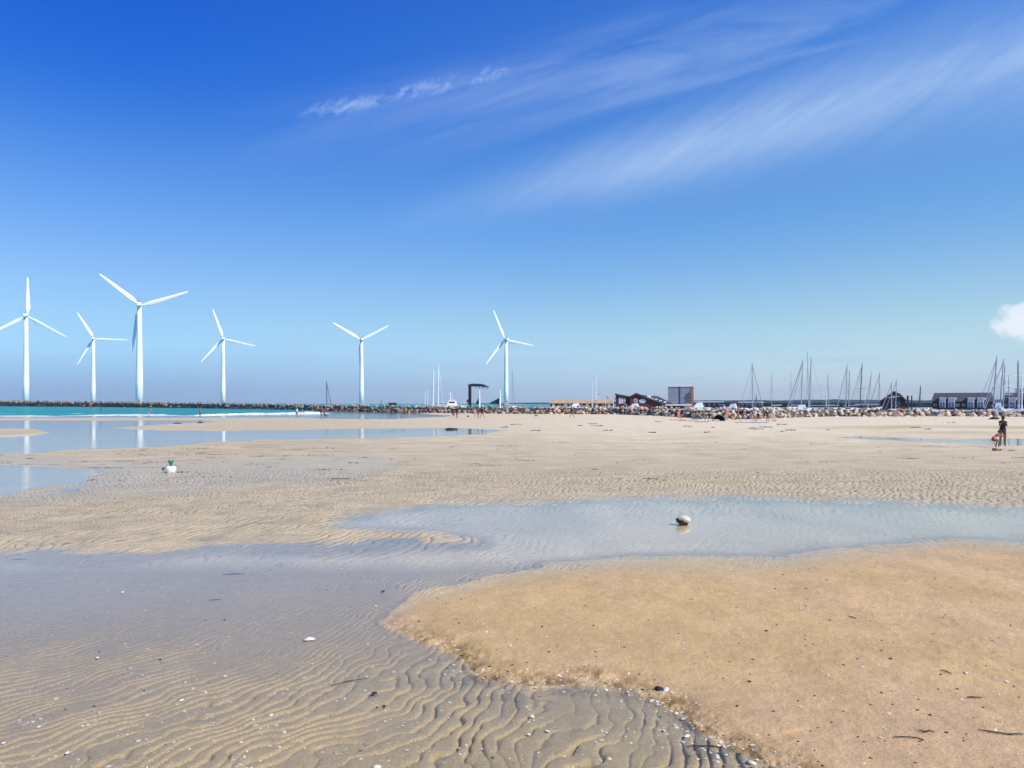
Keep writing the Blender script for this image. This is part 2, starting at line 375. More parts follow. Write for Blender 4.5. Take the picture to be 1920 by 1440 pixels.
def build_sand():
    cols = np.concatenate([np.arange(-2500, -180, 14), np.arange(-180, 2100, 1.6), np.arange(2100, 4500, 14)])
    rows = np.concatenate([np.arange(758.2, 800, 0.7), np.arange(800, 1460, 0.95), np.arange(1460, 1560, 2.5), np.arange(1560, 2700, 14)])
    PX, PY = np.meshgrid(cols, rows)
    X, Y, Z, A = terrain(PX, PY)
    n, m = PX.shape
    idx = np.arange(n * m).reshape(n, m)
    Q = np.stack([idx[1:, :-1], idx[1:, 1:], idx[:-1, 1:], idx[:-1, :-1]], -1).reshape(-1, 4)
    me = np_mesh('sand', np.stack([X, Y, Z], -1).reshape(-1, 3), Q)
    me.polygons.foreach_set('use_smooth', np.ones(len(Q), bool))
    # colour of the sand itself: bleached upper beach, ochre near bank, grey-brown flat
    one = np.ones(PX.shape)[..., None]
    dry = np.array([.78, .67, .53]); flatc = np.array([.60, .51, .385]); grey = np.array([.52, .44, .30]); bright = np.array([.90, .80, .67]); silt = np.array([.56, .48, .37]); och = np.array([.63, .445, .245]); pink = np.array([.69, .475, .31])
    k = (sstep(870, 800, PY) * sstep(500, 1250, PX))[..., None]
    C = flatc * (1 - k) + dry * k
    mot = fbm(PX / 55, PY / 3.2, 5, 63, .65); C = C * (1 + (.20 * mot - .05) * sstep(790, 820, PY))[..., None]
    k = (sstep(815, 790, PY) * sstep(1000, 1250, PX))[..., None]; C = C * (1 - k) + np.array([.77, .68, .55]) * k
    # olive algae tint on the right-hand bars
    al = sstep(5, 0, np.abs(PY - 803 - 2.5 * fbm(PX / 160, PY / 9, 2, 61))) * sstep(1450, 1650, PX) * (0.6 + .4 * fbm(PX / 70, PY / 3, 2, 62))
    al = np.clip(al + .5 * sstep(4, 0, np.abs(PY - 812)) * sstep(1600, 1750, PX), 0, 1)[..., None]
    C = C * (1 - .8 * al) + np.array([.40, .31, .13]) * .8 * al
    far_ = sstep(1230, 1080, PY + 0 * PX)[..., None]; gf = grey * (1 - far_) + silt * far_
    k = A['film'][..., None]; C = C * (1 - k) + gf * k
    k = (A['inner'] * sstep(1075, 1040, PY - 30 * sstep(900, 1300, PX)))[..., None]; C = C * (1 - k) + bright * (1 + .22 * fbm(X / 1.1, Y / 3.0, 4, 57, .6))[..., None] * k
    k = A['wetl'][..., None] * .35; C = C * (1 - k) + silt * k
    pk = np.clip(.30 + 1.1 * fbm(X / 1.6, Y / 2.6, 3, 44), 0, 1)[..., None]
    mc = och * (1 - pk) + pink * pk
    g2 = np.clip(.5 + 1.5 * fbm(X / .5, Y / .7, 6, 45, .72), 0, 1)[..., None]
    mc = mc * (0.90 + 0.18 * g2)
    dmp = (sstep(75, 5, A['sm'] + 25 * fbm(X / .7, Y, 3, 49)) * sstep(1210, 1120, PY))[..., None]; mc = mc * (1 - .55 * dmp) + silt * .95 * .55 * dmp
    k = A['mound'][..., None]; C = C * (1 - k) + mc * k
    # algae-brown fringe of the near bank
    fr = (A['edge'] * np.clip(.45 + 1.5 * fbm(X / .12, Y / .16, 4, 46, .65), 0, 1))[..., None]
    fr = np.clip(fr * 1.25, 0, 1); C = C * (1 - .8 * fr) + np.array([.20, .125, .04]) * .8 * fr
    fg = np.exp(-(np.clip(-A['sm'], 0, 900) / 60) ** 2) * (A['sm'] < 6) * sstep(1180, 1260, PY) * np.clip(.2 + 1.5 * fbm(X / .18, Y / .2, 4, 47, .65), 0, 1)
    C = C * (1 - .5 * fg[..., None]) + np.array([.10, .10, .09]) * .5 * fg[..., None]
    # dark wrack streaks on the far flat (real algae film)
    st = np.clip(fbm(PX / 46, PY / 2.1, 3, 70, .6) * 2.6 - .95, 0, 1) * sstep(826, 842, PY) * sstep(905, 870, PY) * sstep(-1, 1, A['pool'] * -2 + 1)
    st = st * (0.25 + 0.75 * sstep(900, 100, PX)) * (1 - A['pool'])
    C = C * (1 - .6 * st[..., None]) + np.array([.09, .07, .045]) * .6 * st[..., None]
    C = C * np.array([1.03, .985, .80])
    C = C * (0.93 + 0.14 * (.5 + .5 * fbm(X / .9, Y / 2.2, 4, 48)))[..., None]
    # ripple shade painted into the troughs for contrast, along with dark settled silt
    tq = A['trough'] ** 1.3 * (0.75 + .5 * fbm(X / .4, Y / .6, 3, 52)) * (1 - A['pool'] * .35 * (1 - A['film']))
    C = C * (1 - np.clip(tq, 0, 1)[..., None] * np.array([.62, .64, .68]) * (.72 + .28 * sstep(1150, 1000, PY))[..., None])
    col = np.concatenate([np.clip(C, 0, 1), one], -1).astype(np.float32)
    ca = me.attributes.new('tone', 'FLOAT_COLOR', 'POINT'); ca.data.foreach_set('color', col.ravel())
    wet = np.clip(1 - (Z - 0.002) / 0.013, 0, 1) * (PY > 782)
    wet = np.maximum(wet, .55 * A['wetl']); wet = np.maximum(wet, A['film']) * (1 - .8 * sstep(0, 30, A['sm']))
    wa = me.attributes.new('wet', 'FLOAT', 'POINT'); wa.data.foreach_set('value', wet.astype(np.float32).ravel())
    m = bpy.data.materials.new('beach_sand'); m.use_nodes = True; nt = m.node_tree; g = N(nt); b = nt.nodes['Principled BSDF']
    geo = g.node('ShaderNodeNewGeometry').outputs['Position']
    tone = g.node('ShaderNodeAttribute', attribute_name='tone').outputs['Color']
    wetn = g.node('ShaderNodeAttribute', attribute_name='wet').outputs['Fac']
    gr = g.noise(geo, 60, 4, 0.75); gr2 = g.noise(geo, 260, 2, 0.8); gr3 = g.noise(geo, 7, 4, 0.6)
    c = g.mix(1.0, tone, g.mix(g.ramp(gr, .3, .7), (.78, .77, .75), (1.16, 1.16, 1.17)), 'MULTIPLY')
    c = g.mix(1.0, c, g.mix(g.ramp(gr2, .25, .75), (.74, .73, .72), (1.20, 1.20, 1.21)), 'MULTIPLY')
    c = g.mix(1.0, c, g.mix(g.ramp(gr3, .3, .7), (.94, .95, .97), (1.06, 1.05, 1.03)), 'MULTIPLY')
    vo = g.node('ShaderNodeTexVoronoi'); g.put(vo.inputs['Vector'], geo); vo.inputs['Scale'].default_value = 38
    sel = g.ramp(g.noise(geo, 21, 2, .7), .56, .66)
    spk = g.m('MULTIPLY', g.ramp(vo.outputs['Distance'], .17, .09), sel)
    c = g.mix(g.m('MULTIPLY', spk, .7), c, (.10, .075, .04))
    c = g.mix(g.m('MULTIPLY', wetn, 0.12), c, g.mix(1.0, c, (.62, .60, .58), 'MULTIPLY'))
    g.put(b.inputs['Base Color'], c)
    g.put(b.inputs['Roughness'], g.m('SUBTRACT', .92, g.m('MULTIPLY', wetn, .35)))
    b.inputs['Specular IOR Level'].default_value = .25
    b.inputs['Coat IOR'].default_value = 1.33; b.inputs['Coat Roughness'].default_value = .16
    g.put(b.inputs['Coat Weight'], g.m('MULTIPLY', wetn, .45))
    bn = g.node('ShaderNodeBump'); bn.inputs['Strength'].default_value = .9; bn.inputs['Distance'].default_value = .008
    g.put(bn.inputs['Height'], g.m('ADD', gr, g.m('MULTIPLY', gr2, .4))); nt.links.new(bn.outputs[0], b.inputs['Normal'])
    o = link('sand_beach', me, m); tag(o, kind='structure')
build_sand()

def plane(name, pts, z, m, kind='structure'):
    me = bpy.data.meshes.new(name); me.from_pydata([(x, y, z) for x, y in pts], [], [tuple(range(len(pts)))]); me.update()
    return tag(link(name, me, m), kind=kind)
bed = mat('seabed_sand', (.33, .28, .19), .9, var=.2, scale=.2)
plane('seabed', [(-8000, -300), (8000, -300), (8000, 8000), (-8000, 8000)], -.75, bed)

# ---- clear shallow water of the tide pools
def pool_mat():
    m = bpy.data.materials.new('clear_shallow_water'); m.use_nodes = True; nt = m.node_tree; nt.nodes.clear(); g = N(nt)
    geo = g.node('ShaderNodeNewGeometry').outputs['Position']
    patch = g.ramp(g.noise(g.vm('MULTIPLY', geo, (.05, .02, 0)), 1.0, 3, .6), .46, .62, .12, 1.0)
    h = g.noise(g.vm('MULTIPLY', geo, (4.0, 9.0, 1)), 1.0, 3, .55, .4)
    h2 = g.noise(g.vm('MULTIPLY', geo, (1.2, 2.6, 1)), 1.0, 2)
    bn = g.node('ShaderNodeBump'); bn.inputs['Strength'].default_value = 1.0
    g.put(bn.inputs['Distance'], g.m('MULTIPLY', patch, .0075)); g.put(bn.inputs['Height'], g.m('ADD', h, g.m('MULTIPLY', h2, .6)))
    frv = mirror_share(g, bn.outputs[0])
    tr = g.node('ShaderNodeBsdfTransparent'); tr.inputs[0].default_value = (.98, .95, .87, 1)
    gl = g.node('ShaderNodeBsdfGlossy'); gl.inputs['Roughness'].default_value = .03; nt.links.new(bn.outputs[0], gl.inputs['Normal'])
    mx = g.node('ShaderNodeMixShader'); nt.links.new(frv, mx.inputs[0]); nt.links.new(tr.outputs[0], mx.inputs[1]); nt.links.new(gl.outputs[0], mx.inputs[2])
    out = g.node('ShaderNodeOutputMaterial'); nt.links.new(mx.outputs[0], out.inputs[0]); return m
SEA_Y = F * H / (784.6 - HZ)
k0, k1 = (-2495 - 960) / F, (4480 - 960) / F
plane('tide_pool_water', [(k0 * 1.75, 1.75), (k1 * 1.75, 1.75), (k1 * SEA_Y, SEA_Y), (k0 * SEA_Y, SEA_Y)], 0.0, pool_mat())

# ---- sea
def sea_mat():
    m = bpy.data.materials.new('sea_water'); m.use_nodes = True; nt = m.node_tree; nt.nodes.clear(); g = N(nt)
    geo = g.node('ShaderNodeNewGeometry').outputs['Position']
    deep = g.node('ShaderNodeAttribute', attribute_name='deep').outputs['Fac']
    h = g.noise(g.vm('MULTIPLY', geo, (.35, 1.1, 1)), 1.0, 5, .62, .3)
    bn = g.node('ShaderNodeBump'); bn.inputs['Strength'].default_value = 1.0
    g.put(bn.inputs['Distance'], g.m('ADD', g.m('MULTIPLY', deep, .35), .004)); g.put(bn.inputs['Height'], h)
    frv = mirror_share(g, bn.outputs[0])
    tr = g.node('ShaderNodeBsdfTransparent'); tr.inputs[0].default_value = (.80, .90, .88, 1)
    df = g.node('ShaderNodeBsdfDiffuse')
    cn = g.noise(g.vm('MULTIPLY', geo, (.012, .05, 1)), 1.0, 4, .6)
    g.put(df.inputs[0], g.mix(g.ramp(cn, .35, .65), (.012, .36, .33), (.020, .25, .26)))
    body = g.node('ShaderNodeMixShader'); g.put(body.inputs[0], deep); nt.links.new(tr.outputs[0], body.inputs[1]); nt.links.new(df.outputs[0], body.inputs[2])
    gl = g.node('ShaderNodeBsdfGlossy'); gl.inputs['Roughness'].default_value = .12; nt.links.new(bn.outputs[0], gl.inputs['Normal'])
    mx = g.node('ShaderNodeMixShader'); g.put(mx.inputs[0], g.m('MULTIPLY', frv, g.m('SUBTRACT', 1.0, g.m('MULTIPLY', deep, .62)))); nt.links.new(body.outputs[0], mx.inputs[1]); nt.links.new(gl.outputs[0], mx.inputs[2])
    out = g.node('ShaderNodeOutputMaterial'); nt.links.new(mx.outputs[0], out.inputs[0]); return m
def build_sea():
    xs = np.linspace(-2.4, 2.44, 485); ds = np.concatenate([np.linspace(SEA_Y, 200, 40), np.geomspace(205, 7900, 60)])
    K, D = np.meshgrid(xs, ds); X = K * D; n, m = X.shape
    px = K * F + 960; py = HZ + F * H / D
    dp = sstep(curve(px, [(-900, 782), (0, 781), (200, 781), (375, 780), (500, 777), (600, 772), (760, 768)]), curve(px, [(-900, 778), (0, 777.5), (200, 777), (375, 775), (500, 773), (600, 768), (760, 762)]), py)
    idx = np.arange(n * m).reshape(n, m)
    Q = np.stack([idx[:-1, :-1], idx[:-1, 1:], idx[1:, 1:], idx[1:, :-1]], -1).reshape(-1, 4)
    me = np_mesh('sea', np.stack([X, D, 0 * X], -1).reshape(-1, 3), Q)
    a = me.attributes.new('deep', 'FLOAT', 'POINT'); a.data.foreach_set('value', dp.astype(np.float32).ravel())
    tag(link('sea', me, sea_mat()), kind='structure')
build_sea()

# ---- breaking wavelets with foam
def foam_mat():
    m = bpy.data.materials.new('sea_foam'); m.use_nodes = True; nt = m.node_tree; g = N(nt); b = nt.nodes['Principled BSDF']
    geo = g.node('ShaderNodeNewGeometry').outputs['Position']
    b.inputs['Base Color'].default_value = (.86, .90, .90, 1); b.inputs['Roughness'].default_value = .8
    n = g.noise(g.vm('MULTIPLY', geo, (.9, 2.0, 2)), 1.0, 5, .7)
    g.put(b.inputs['Alpha'], g.ramp(n, .36, .50)); return m
FOAM = foam_mat()
def surf(name, pts, h, w, seed):
    """low foaming crest following photo points along the shore"""
    pts = [P(x, y) for x, y in pts]; res = []
    for a, b in zip(pts[:-1], pts[1:]):
        n = max(2, int((b - a).length / .8))
        res += [a.lerp(b, i / n) for i in range(n)]
    res.append(pts[-1]); res = np.array([p[:] for p in res]); k = len(res); t = np.arange(k)
    env = np.clip(np.minimum(t, k - 1 - t) / 8, 0, 1) * np.clip(.72 + .8 * vnoise(t / 14.0, t * 0 + seed, seed), .05, 1.3)
    prof = [(-1, -.02), (-.75, .25), (-.45, .62), (-.15, .95), (.1, 1), (.5, .45), (1, -.02)]
    V = np.array([[res[i][0], res[i][1] + o * w * (0.5 + env[i]) + .5 * vnoise(np.array(i / 5.0), np.array(seed * 2.0), 4), max(-.05, z * h * env[i] * (1 + .3 * vnoise(np.array(i / 2.0), np.array(z * 3), 5)))] for i in range(k) for o, z in prof])
    idx = np.arange(k * 7).reshape(k, 7)
    me = np_mesh(name, V, np.stack([idx[:-1, :-1], idx[1:, :-1], idx[1:, 1:], idx[:-1, 1:]], -1).reshape(-1, 4))
    me.polygons.foreach_set('use_smooth', np.ones(len(me.polygons), bool))
    tag(link(name, me, FOAM), 'white foaming wavelets breaking along the shallow shore', 'surf', kind='stuff')
surf('surf_foam', [(-300, 781), (0, 780.5), (60, 780.5), (130, 780.5)], .22, 1.0, 1)
surf('surf_foam', [(105, 780), (200, 779.3), (300, 779), (345, 779.5)], .26, 1.1, 2)
surf('surf_foam', [(330, 780.5), (390, 779), (450, 777.5), (520, 777), (590, 776), (620, 775)], .34, 1.3, 3)
surf('surf_foam', [(128, 775.5), (145, 775.5), (160, 775.5)], .22, .8, 4)
surf('surf_foam', [(425, 776), (470, 775), (530, 774.5), (575, 774)], .24, 1.0, 5)
surf('surf_foam', [(-200, 775), (-60, 775.5), (30, 776)], .20, 1.0, 6)

# ------------------------------------------------------------------ rocks
def hull_rock(rng, n=16):
    bm = bmesh.new(); pts = rng.normal(size=(n, 3)); pts /= np.linalg.norm(pts, axis=1)[:, None]; pts *= rng.uniform(.78, 1.05, (n, 1))
    for p in pts: bm.verts.new(p)
    bmesh.ops.convex_hull(bm, input=bm.verts[:])
    loose = [v for v in bm.verts if not v.link_faces]
    if loose: bmesh.ops.delete(bm, geom=loose, context='VERTS')
    bmesh.ops.bevel(bm, geom=bm.edges[:], offset=.07, segments=1, affect='EDGES', clamp_overlap=True)
    bmesh.ops.triangulate(bm, faces=bm.faces[:])
    bmesh.ops.recalc_face_normals(bm, faces=bm.faces[:])
    me = bpy.data.meshes.new('boulder'); bm.to_mesh(me); bm.free(); return me
def rock_mat(name, stuff):
    m = bpy.data.materials.new(name); m.use_nodes = True; nt = m.node_tree; g = N(nt); b = nt.nodes['Principled BSDF']
    geo = g.node('ShaderNodeNewGeometry'); pos = geo.outputs['Position']
    r = geo.outputs['Random Per Island'] if stuff else g.node('ShaderNodeObjectInfo').outputs['Random']
    cr = g.node('ShaderNodeValToRGB'); g.put(cr.inputs[0], r)
    e = cr.color_ramp.elements; e[0].position = 0; e[0].color = (.46, .37, .25, 1); e[1].position = 1; e[1].color = (.36, .33, .28, 1)
    for p_, c_ in ((.2, (.52, .42, .29)), (.4, (.28, .20, .13)), (.6, (.58, .49, .36)), (.8, (.44, .29, .20))):
        q = e.new(p_); q.color = (*c_, 1)
    c = cr.outputs[0]
    if stuff:
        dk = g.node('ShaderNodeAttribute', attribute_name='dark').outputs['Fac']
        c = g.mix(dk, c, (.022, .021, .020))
    n = g.noise(pos, 5.0, 5, .65)
    c = g.mix(1.0, c, g.mix(g.ramp(n, .3, .7), (.68, .66, .64), (1.1, 1.1, 1.1)), 'MULTIPLY')
    g.put(b.inputs['Base Color'], c); b.inputs['Roughness'].default_value = .85
    bn = g.node('ShaderNodeBump'); bn.inputs['Distance'].default_value = .08; g.put(bn.inputs['Height'], g.noise(pos, 8, 4)); nt.links.new(bn.outputs[0], b.inputs['Normal'])
    return m
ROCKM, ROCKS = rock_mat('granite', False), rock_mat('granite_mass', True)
TPL = [hull_rock(RNG) for _ in range(14)]
TONES = dict(cream=(.70, .60, .46), tan=(.58, .43, .29), brown=(.30, .21, .14), pinkish=(.60, .40, .30), grey=(.44, .41, .36), sandy=(.66, .52, .34))
TM = {k: mat('granite_' + k, c, .85, var=.35, scale=5, bump=.8, bscale=8) for k, c in TONES.items()}
TPLT = {}
for k in TONES:
    TPLT[k] = []
    for t in TPL:
        c = t.copy(); c.materials.append(TM[k]); TPLT[k].append(c)

# base line and crest of the mole in photo pixels
BASE = [(-900, 760.2), (-300, 761), (0, 761.8), (170, 763), (340, 765), (500, 767.5), (700, 772.5), (850, 775), (1000, 777), (1150, 778), (1250, 782), (1320, 787), (1420, 788), (1480, 785), (1560, 782.5), (1640, 783), (1750, 782), (1920, 783), (2200, 784), (2900, 786)]
CREST = [(-900, 747), (-300, 748), (0, 749.5), (170, 751.5), (340, 753.5), (500, 755.5), (700, 758.6), (850, 759.4), (1000, 760.9), (1150, 762.3), (1300, 764.5), (1420, 765), (1560, 765), (1640, 764.5), (1750, 767), (1920, 771), (2200, 772), (2900, 772)]
def mole(px):
    by = float(curve(px, BASE)); cy = float(curve(px, CREST)) - 1.3 * float(sstep(900, 1100, px)); d = F * H / (by - HZ)
    top = H + (HZ - cy) / F * (d + 3.0); return d, max(.8, top)
pal = [p.lower() for p in ('Sandy', 'Pale', 'Brown', 'Cream', 'Pinkish', 'Grey')]
ROCKINST = []   # (x, y, z, sx, sy, sz, dark, px)
px = -640.0
while px < 2330:
    d, top = mole(px); pitch = d / F
    size = 1.0 if px > 760 else 1.0 + .9 * sstep(500, 0, px) + .2
    size = float(size) * ((0.66 + .42 * float(sstep(1550, 1700, px))) if px > 1000 else .85)
    stepx = size * 1.02 / pitch
    nr = max(3, int(top / (size * .62)) + 1)
    for r in range(nr):
        f = r / (nr - 1)
        s = size * random.choice((.6, .8, 1, 1.1, 1.45)) * random.uniform(.85, 1.15)
        x = (px + random.uniform(-.5, .5) * stepx - 960) / F * d
        y = d + f * 2.8 * (1 if px > 1000 else 1.6) + random.uniform(-.25, .25)
        z = f * (top - s * .38) + random.uniform(-.1, .1)
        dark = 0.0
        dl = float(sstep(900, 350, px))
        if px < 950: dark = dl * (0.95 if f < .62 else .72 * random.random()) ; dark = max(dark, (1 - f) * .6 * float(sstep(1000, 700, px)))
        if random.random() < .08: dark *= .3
        ROCKINST.append((x * (y / d), y, z, s * random.uniform(.5, .68), s * random.uniform(.45, .6), s * random.uniform(.36, .5), dark, px, f))
    if px > 1000 and random.random() < .5:    # loose rocks at the foot
        s = size * random.uniform(.4, .8); y = d - random.uniform(.3, 2.0)
        ROCKINST.append(((px - 960) / F * y, y, s * .12, s * .55, s * .5, s * .34, 0, px, -1))
    px += stepx
near = sorted([r for r in ROCKINST if 1000 < r[7] < 1925], key=lambda r: r[1] / r[3])
near = near[:298]; ns = set(id(r) for r in near)
def landmark(px):
    for a, b, t in ((0, 1035, 'left of the tan-roofed sheds'), (1035, 1150, 'below the tan-roofed sheds'), (1150, 1250, 'below the dark red restaurant'), (1250, 1302, 'below the tall grey hall'),
                    (1302, 1365, 'below the first long navy shed'), (1365, 1432, 'below the second long navy shed'), (1432, 1490, 'left of the tallest masts'), (1490, 1545, 'below the tallest masts'),
                    (1545, 1650, 'left of the black gabled hut'), (1650, 1712, 'below the black gabled hut'), (1712, 1745, 'right of the black hut'), (1745, 1865, 'below the long black house'), (1865, 2400, 'below the rightmost dark house')):
        if a <= px < b: return t
for r in near:
    x, y, z, sx, sy, sz, dk, px_, f = r
    tone = random.choice(['cream', 'cream', 'tan', 'brown', 'pinkish', 'grey', 'sandy', 'sandy']); o = bpy.data.objects.new('boulder', random.choice(TPLT[tone])); COL.objects.link(o)
    o.location = (x, y, z); o.scale = (sx, sy, sz); o.rotation_euler = (random.uniform(-.5, .5), random.uniform(-.5, .5), random.uniform(0, 6.28))
    row = 'loose before the mole' if f < 0 else 'low in the mole' if f < .25 else 'midway up the mole' if f < .8 else 'atop the mole'
    sz_ = 'large' if sx > .46 else 'small' if sx < .30 else 'medium'
    tag(o, f'{sz_} {tone} boulder {row} {landmark(px_)}', 'boulder', 'boulders of the rock mole')
byl = {}
for o in list(COL.objects):
    if o.get('category') == 'boulder': byl.setdefault(o['label'], []).append(o)
ORD = ['leftmost', 'second from left', 'third from left', 'fourth from left', 'fifth from left', 'sixth from left', 'seventh from left', 'eighth from left', 'ninth from left']
for lab, os_ in byl.items():
    if len(os_) > 1:
        for k, o in enumerate(sorted(os_, key=lambda o: o.location.x / o.location.y)):
            o['label'] = f'{ORD[min(k, 8)]}, {lab}'
rest = [r for r in ROCKINST if id(r) not in ns]
TV = []
for t in TPL:
    v = np.zeros(len(t.vertices) * 3, np.float32); t.vertices.foreach_get('co', v)
    f = np.zeros(len(t.polygons) * 3, np.int32); t.polygons.foreach_get('vertices', f); TV.append((v.reshape(-1, 3), f.reshape(-1, 3)))
VV, FF, DD, k = [], [], [], 0
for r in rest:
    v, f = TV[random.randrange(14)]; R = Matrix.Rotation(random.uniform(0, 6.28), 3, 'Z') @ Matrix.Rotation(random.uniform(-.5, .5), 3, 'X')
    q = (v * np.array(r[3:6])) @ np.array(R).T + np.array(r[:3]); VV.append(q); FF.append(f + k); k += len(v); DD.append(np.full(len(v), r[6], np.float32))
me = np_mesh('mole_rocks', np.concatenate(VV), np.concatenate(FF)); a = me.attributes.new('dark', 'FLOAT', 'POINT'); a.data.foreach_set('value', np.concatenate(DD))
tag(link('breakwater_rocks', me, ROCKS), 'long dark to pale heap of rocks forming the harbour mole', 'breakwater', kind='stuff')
# fill core behind the armour stones
core = MB(); L = []
for px in np.arange(-640, 2331, 30):
    d, top = mole(px); L.append((px, d, top))
vs = []; fs = []
for i, (px, d, top) in enumerate(L):
    X = (px - 960) / F
    vs += [(X * (d + .8), d + .8, -.3), (X * (d + 3.2), d + 3.2, top * .72), (X * (d + 6), d + 6, top * .72), (X * (d + 9), d + 9, -.3)]
    if i: k = 4 * i; fs += [(k - 4 + j, k + j, k + j + 1, k - 3 + j) for j in range(3)]
core.poly(vs, fs); tag(core.build('breakwater_core', mat('packed_rubble', (.10, .09, .08), .9, var=.4, scale=1.5)), kind='structure')

# ------------------------------------------------------------------ harbour ground and hills
quaym = mat('quay_concrete', (.42, .40, .36), .85, var=.2, scale=.3)
def quay(pa, pb, d0, d1, z=.8):
    b = MB(); xa0, xb0 = (pa - 960) / F * d0, (pb - 960) / F * d0; xa1, xb1 = (pa - 960) / F * d1, (pb - 960) / F * d1
    b.poly([(xa0, d0, -.6), (xb0, d0, -.6), (xb1, d1, -.6), (xa1, d1, -.6), (xa0, d0, z), (xb0, d0, z), (xb1, d1, z), (xa1, d1, z)], [(0, 3, 2, 1), (4, 5, 6, 7), (0, 1, 5, 4), (1, 2, 6, 5), (2, 3, 7, 6), (3, 0, 4, 7)])
    tag(b.build('quay_ground', quaym), kind='structure')
quay(1010, 1455, 176, 340); quay(1635, 2500, 140, 215); quay(860, 930, 214, 235)
def island(px, d, r):                                     # pad each turbine stands on
    c = W(px, HZ, d); b = MB(); n = 24
    b.tube([(c.x, c.y, -.6), (c.x, c.y, 1.2)], r, n); tag(b.build('turbine_foundation_ground', quaym), kind='structure')

hm = mat('distant_woods', (.010, .022, .024), 1.0, var=.45, scale=.02, spec=0.0)
def shore():
    rng = np.random.default_rng(5); n = 90; m_ = 14; V = []
    ds = np.geomspace(430, 3850, m_)
    for j, d in enumerate(ds):
        for i in range(n):
            px = 1290 + (3300 - 1290) * i / (n - 1); x = (px - 960) / F * d
            V.append((x, d + 15 * math.sin(i * .7 + j), (.3 + 6 * (j / 13) ** 1.6 if j else -.5) + .7 * rng.random() * (j > 0)))
    idx = np.arange(n * m_).reshape(m_, n)
    me = np_mesh('far_shore_ground', V, np.stack([idx[:-1, :-1], idx[:-1, 1:], idx[1:, 1:], idx[1:, :-1]], -1).reshape(-1, 4))
    tag(link('far_shore_ground', me, hm), kind='structure')
shore()
def hills():
    x0, x1, D = -400, 4200, 3900; n = 500; V = []; xs = np.linspace(x0, x1, n)
    prof = 22 + 9 * fbm(xs / 420, xs * 0, 3, 91) + 3.6 * fbm(xs / 30, xs * 0 + 3, 4, 92, .65)
    prof = prof * sstep(x0, 1500, xs) + 2
    rows = [(0, -2, 0), (60, .55, 2), (150, .9, 3), (260, 1.0, 5), (500, .5, 6), (900, -.1, 7)]
    for dy, hgt, sd in rows:
        jit = 1 + .07 * fbm(xs / 14, xs * 0 + sd, 3, 93 + sd)
        for i in range(n): V.append((xs[i], D + dy + 25 * math.sin(xs[i] / 90 + sd), prof[i] * hgt * jit[i]))
    idx = np.arange(len(rows) * n).reshape(len(rows), n)
    me = np_mesh('hills', V, np.stack([idx[:-1, :-1], idx[:-1, 1:], idx[1:, 1:], idx[1:, :-1]], -1).reshape(-1, 4))
    tag(link('hills', me, hm), kind='structure')
hills()

# ------------------------------------------------------------------ wind turbines
white = mat('turbine_white', (.90, .90, .89), .38, var=.05, scale=.15)
grey_m = mat('turbine_grey', (.16, .17, .18), .6)
def blade_mesh(R=40):
    b = MB(); n = 16; secs = [(0, 1.3, 1.3, 0), (.04, 1.3, 1.3, 0), (.10, 2.3, 1.2, .2), (.19, 4.1, .95, .30), (.3, 3.7, .75, .24), (.5, 2.9, .55, .16), (.7, 2.3, .4, .1), (.88, 1.7, .28, .06), (.97, 1.1, .16, .04), (1.0, .12, .03, .04)]
    for r, c, t, tw in secs:
        for j in range(n):
            a = 2 * math.pi * j / n; x = c * .5 * math.cos(a) + (c - 1.3) * .22; y = t * .5 * math.sin(a) * (1 if c < 1.4 else (1 - .45 * math.cos(a)))
            b.v.append((x * math.cos(tw) - y * math.sin(tw), x * math.sin(tw) + y * math.cos(tw), .9 + r * (R - .9)))
    for i in range(len(secs) - 1):
        for j in range(n): b.f.append((i * n + j, i * n + (j + 1) % n, (i + 1) * n + (j + 1) % n, (i + 1) * n + j))
    b.f.append(tuple((len(secs) - 1) * n + j for j in range(n))); me = b.mesh('blade'); me.materials.append(white)
    me.polygons.foreach_set('use_smooth', [True] * len(me.polygons)); return me
BLADE = blade_mesh()
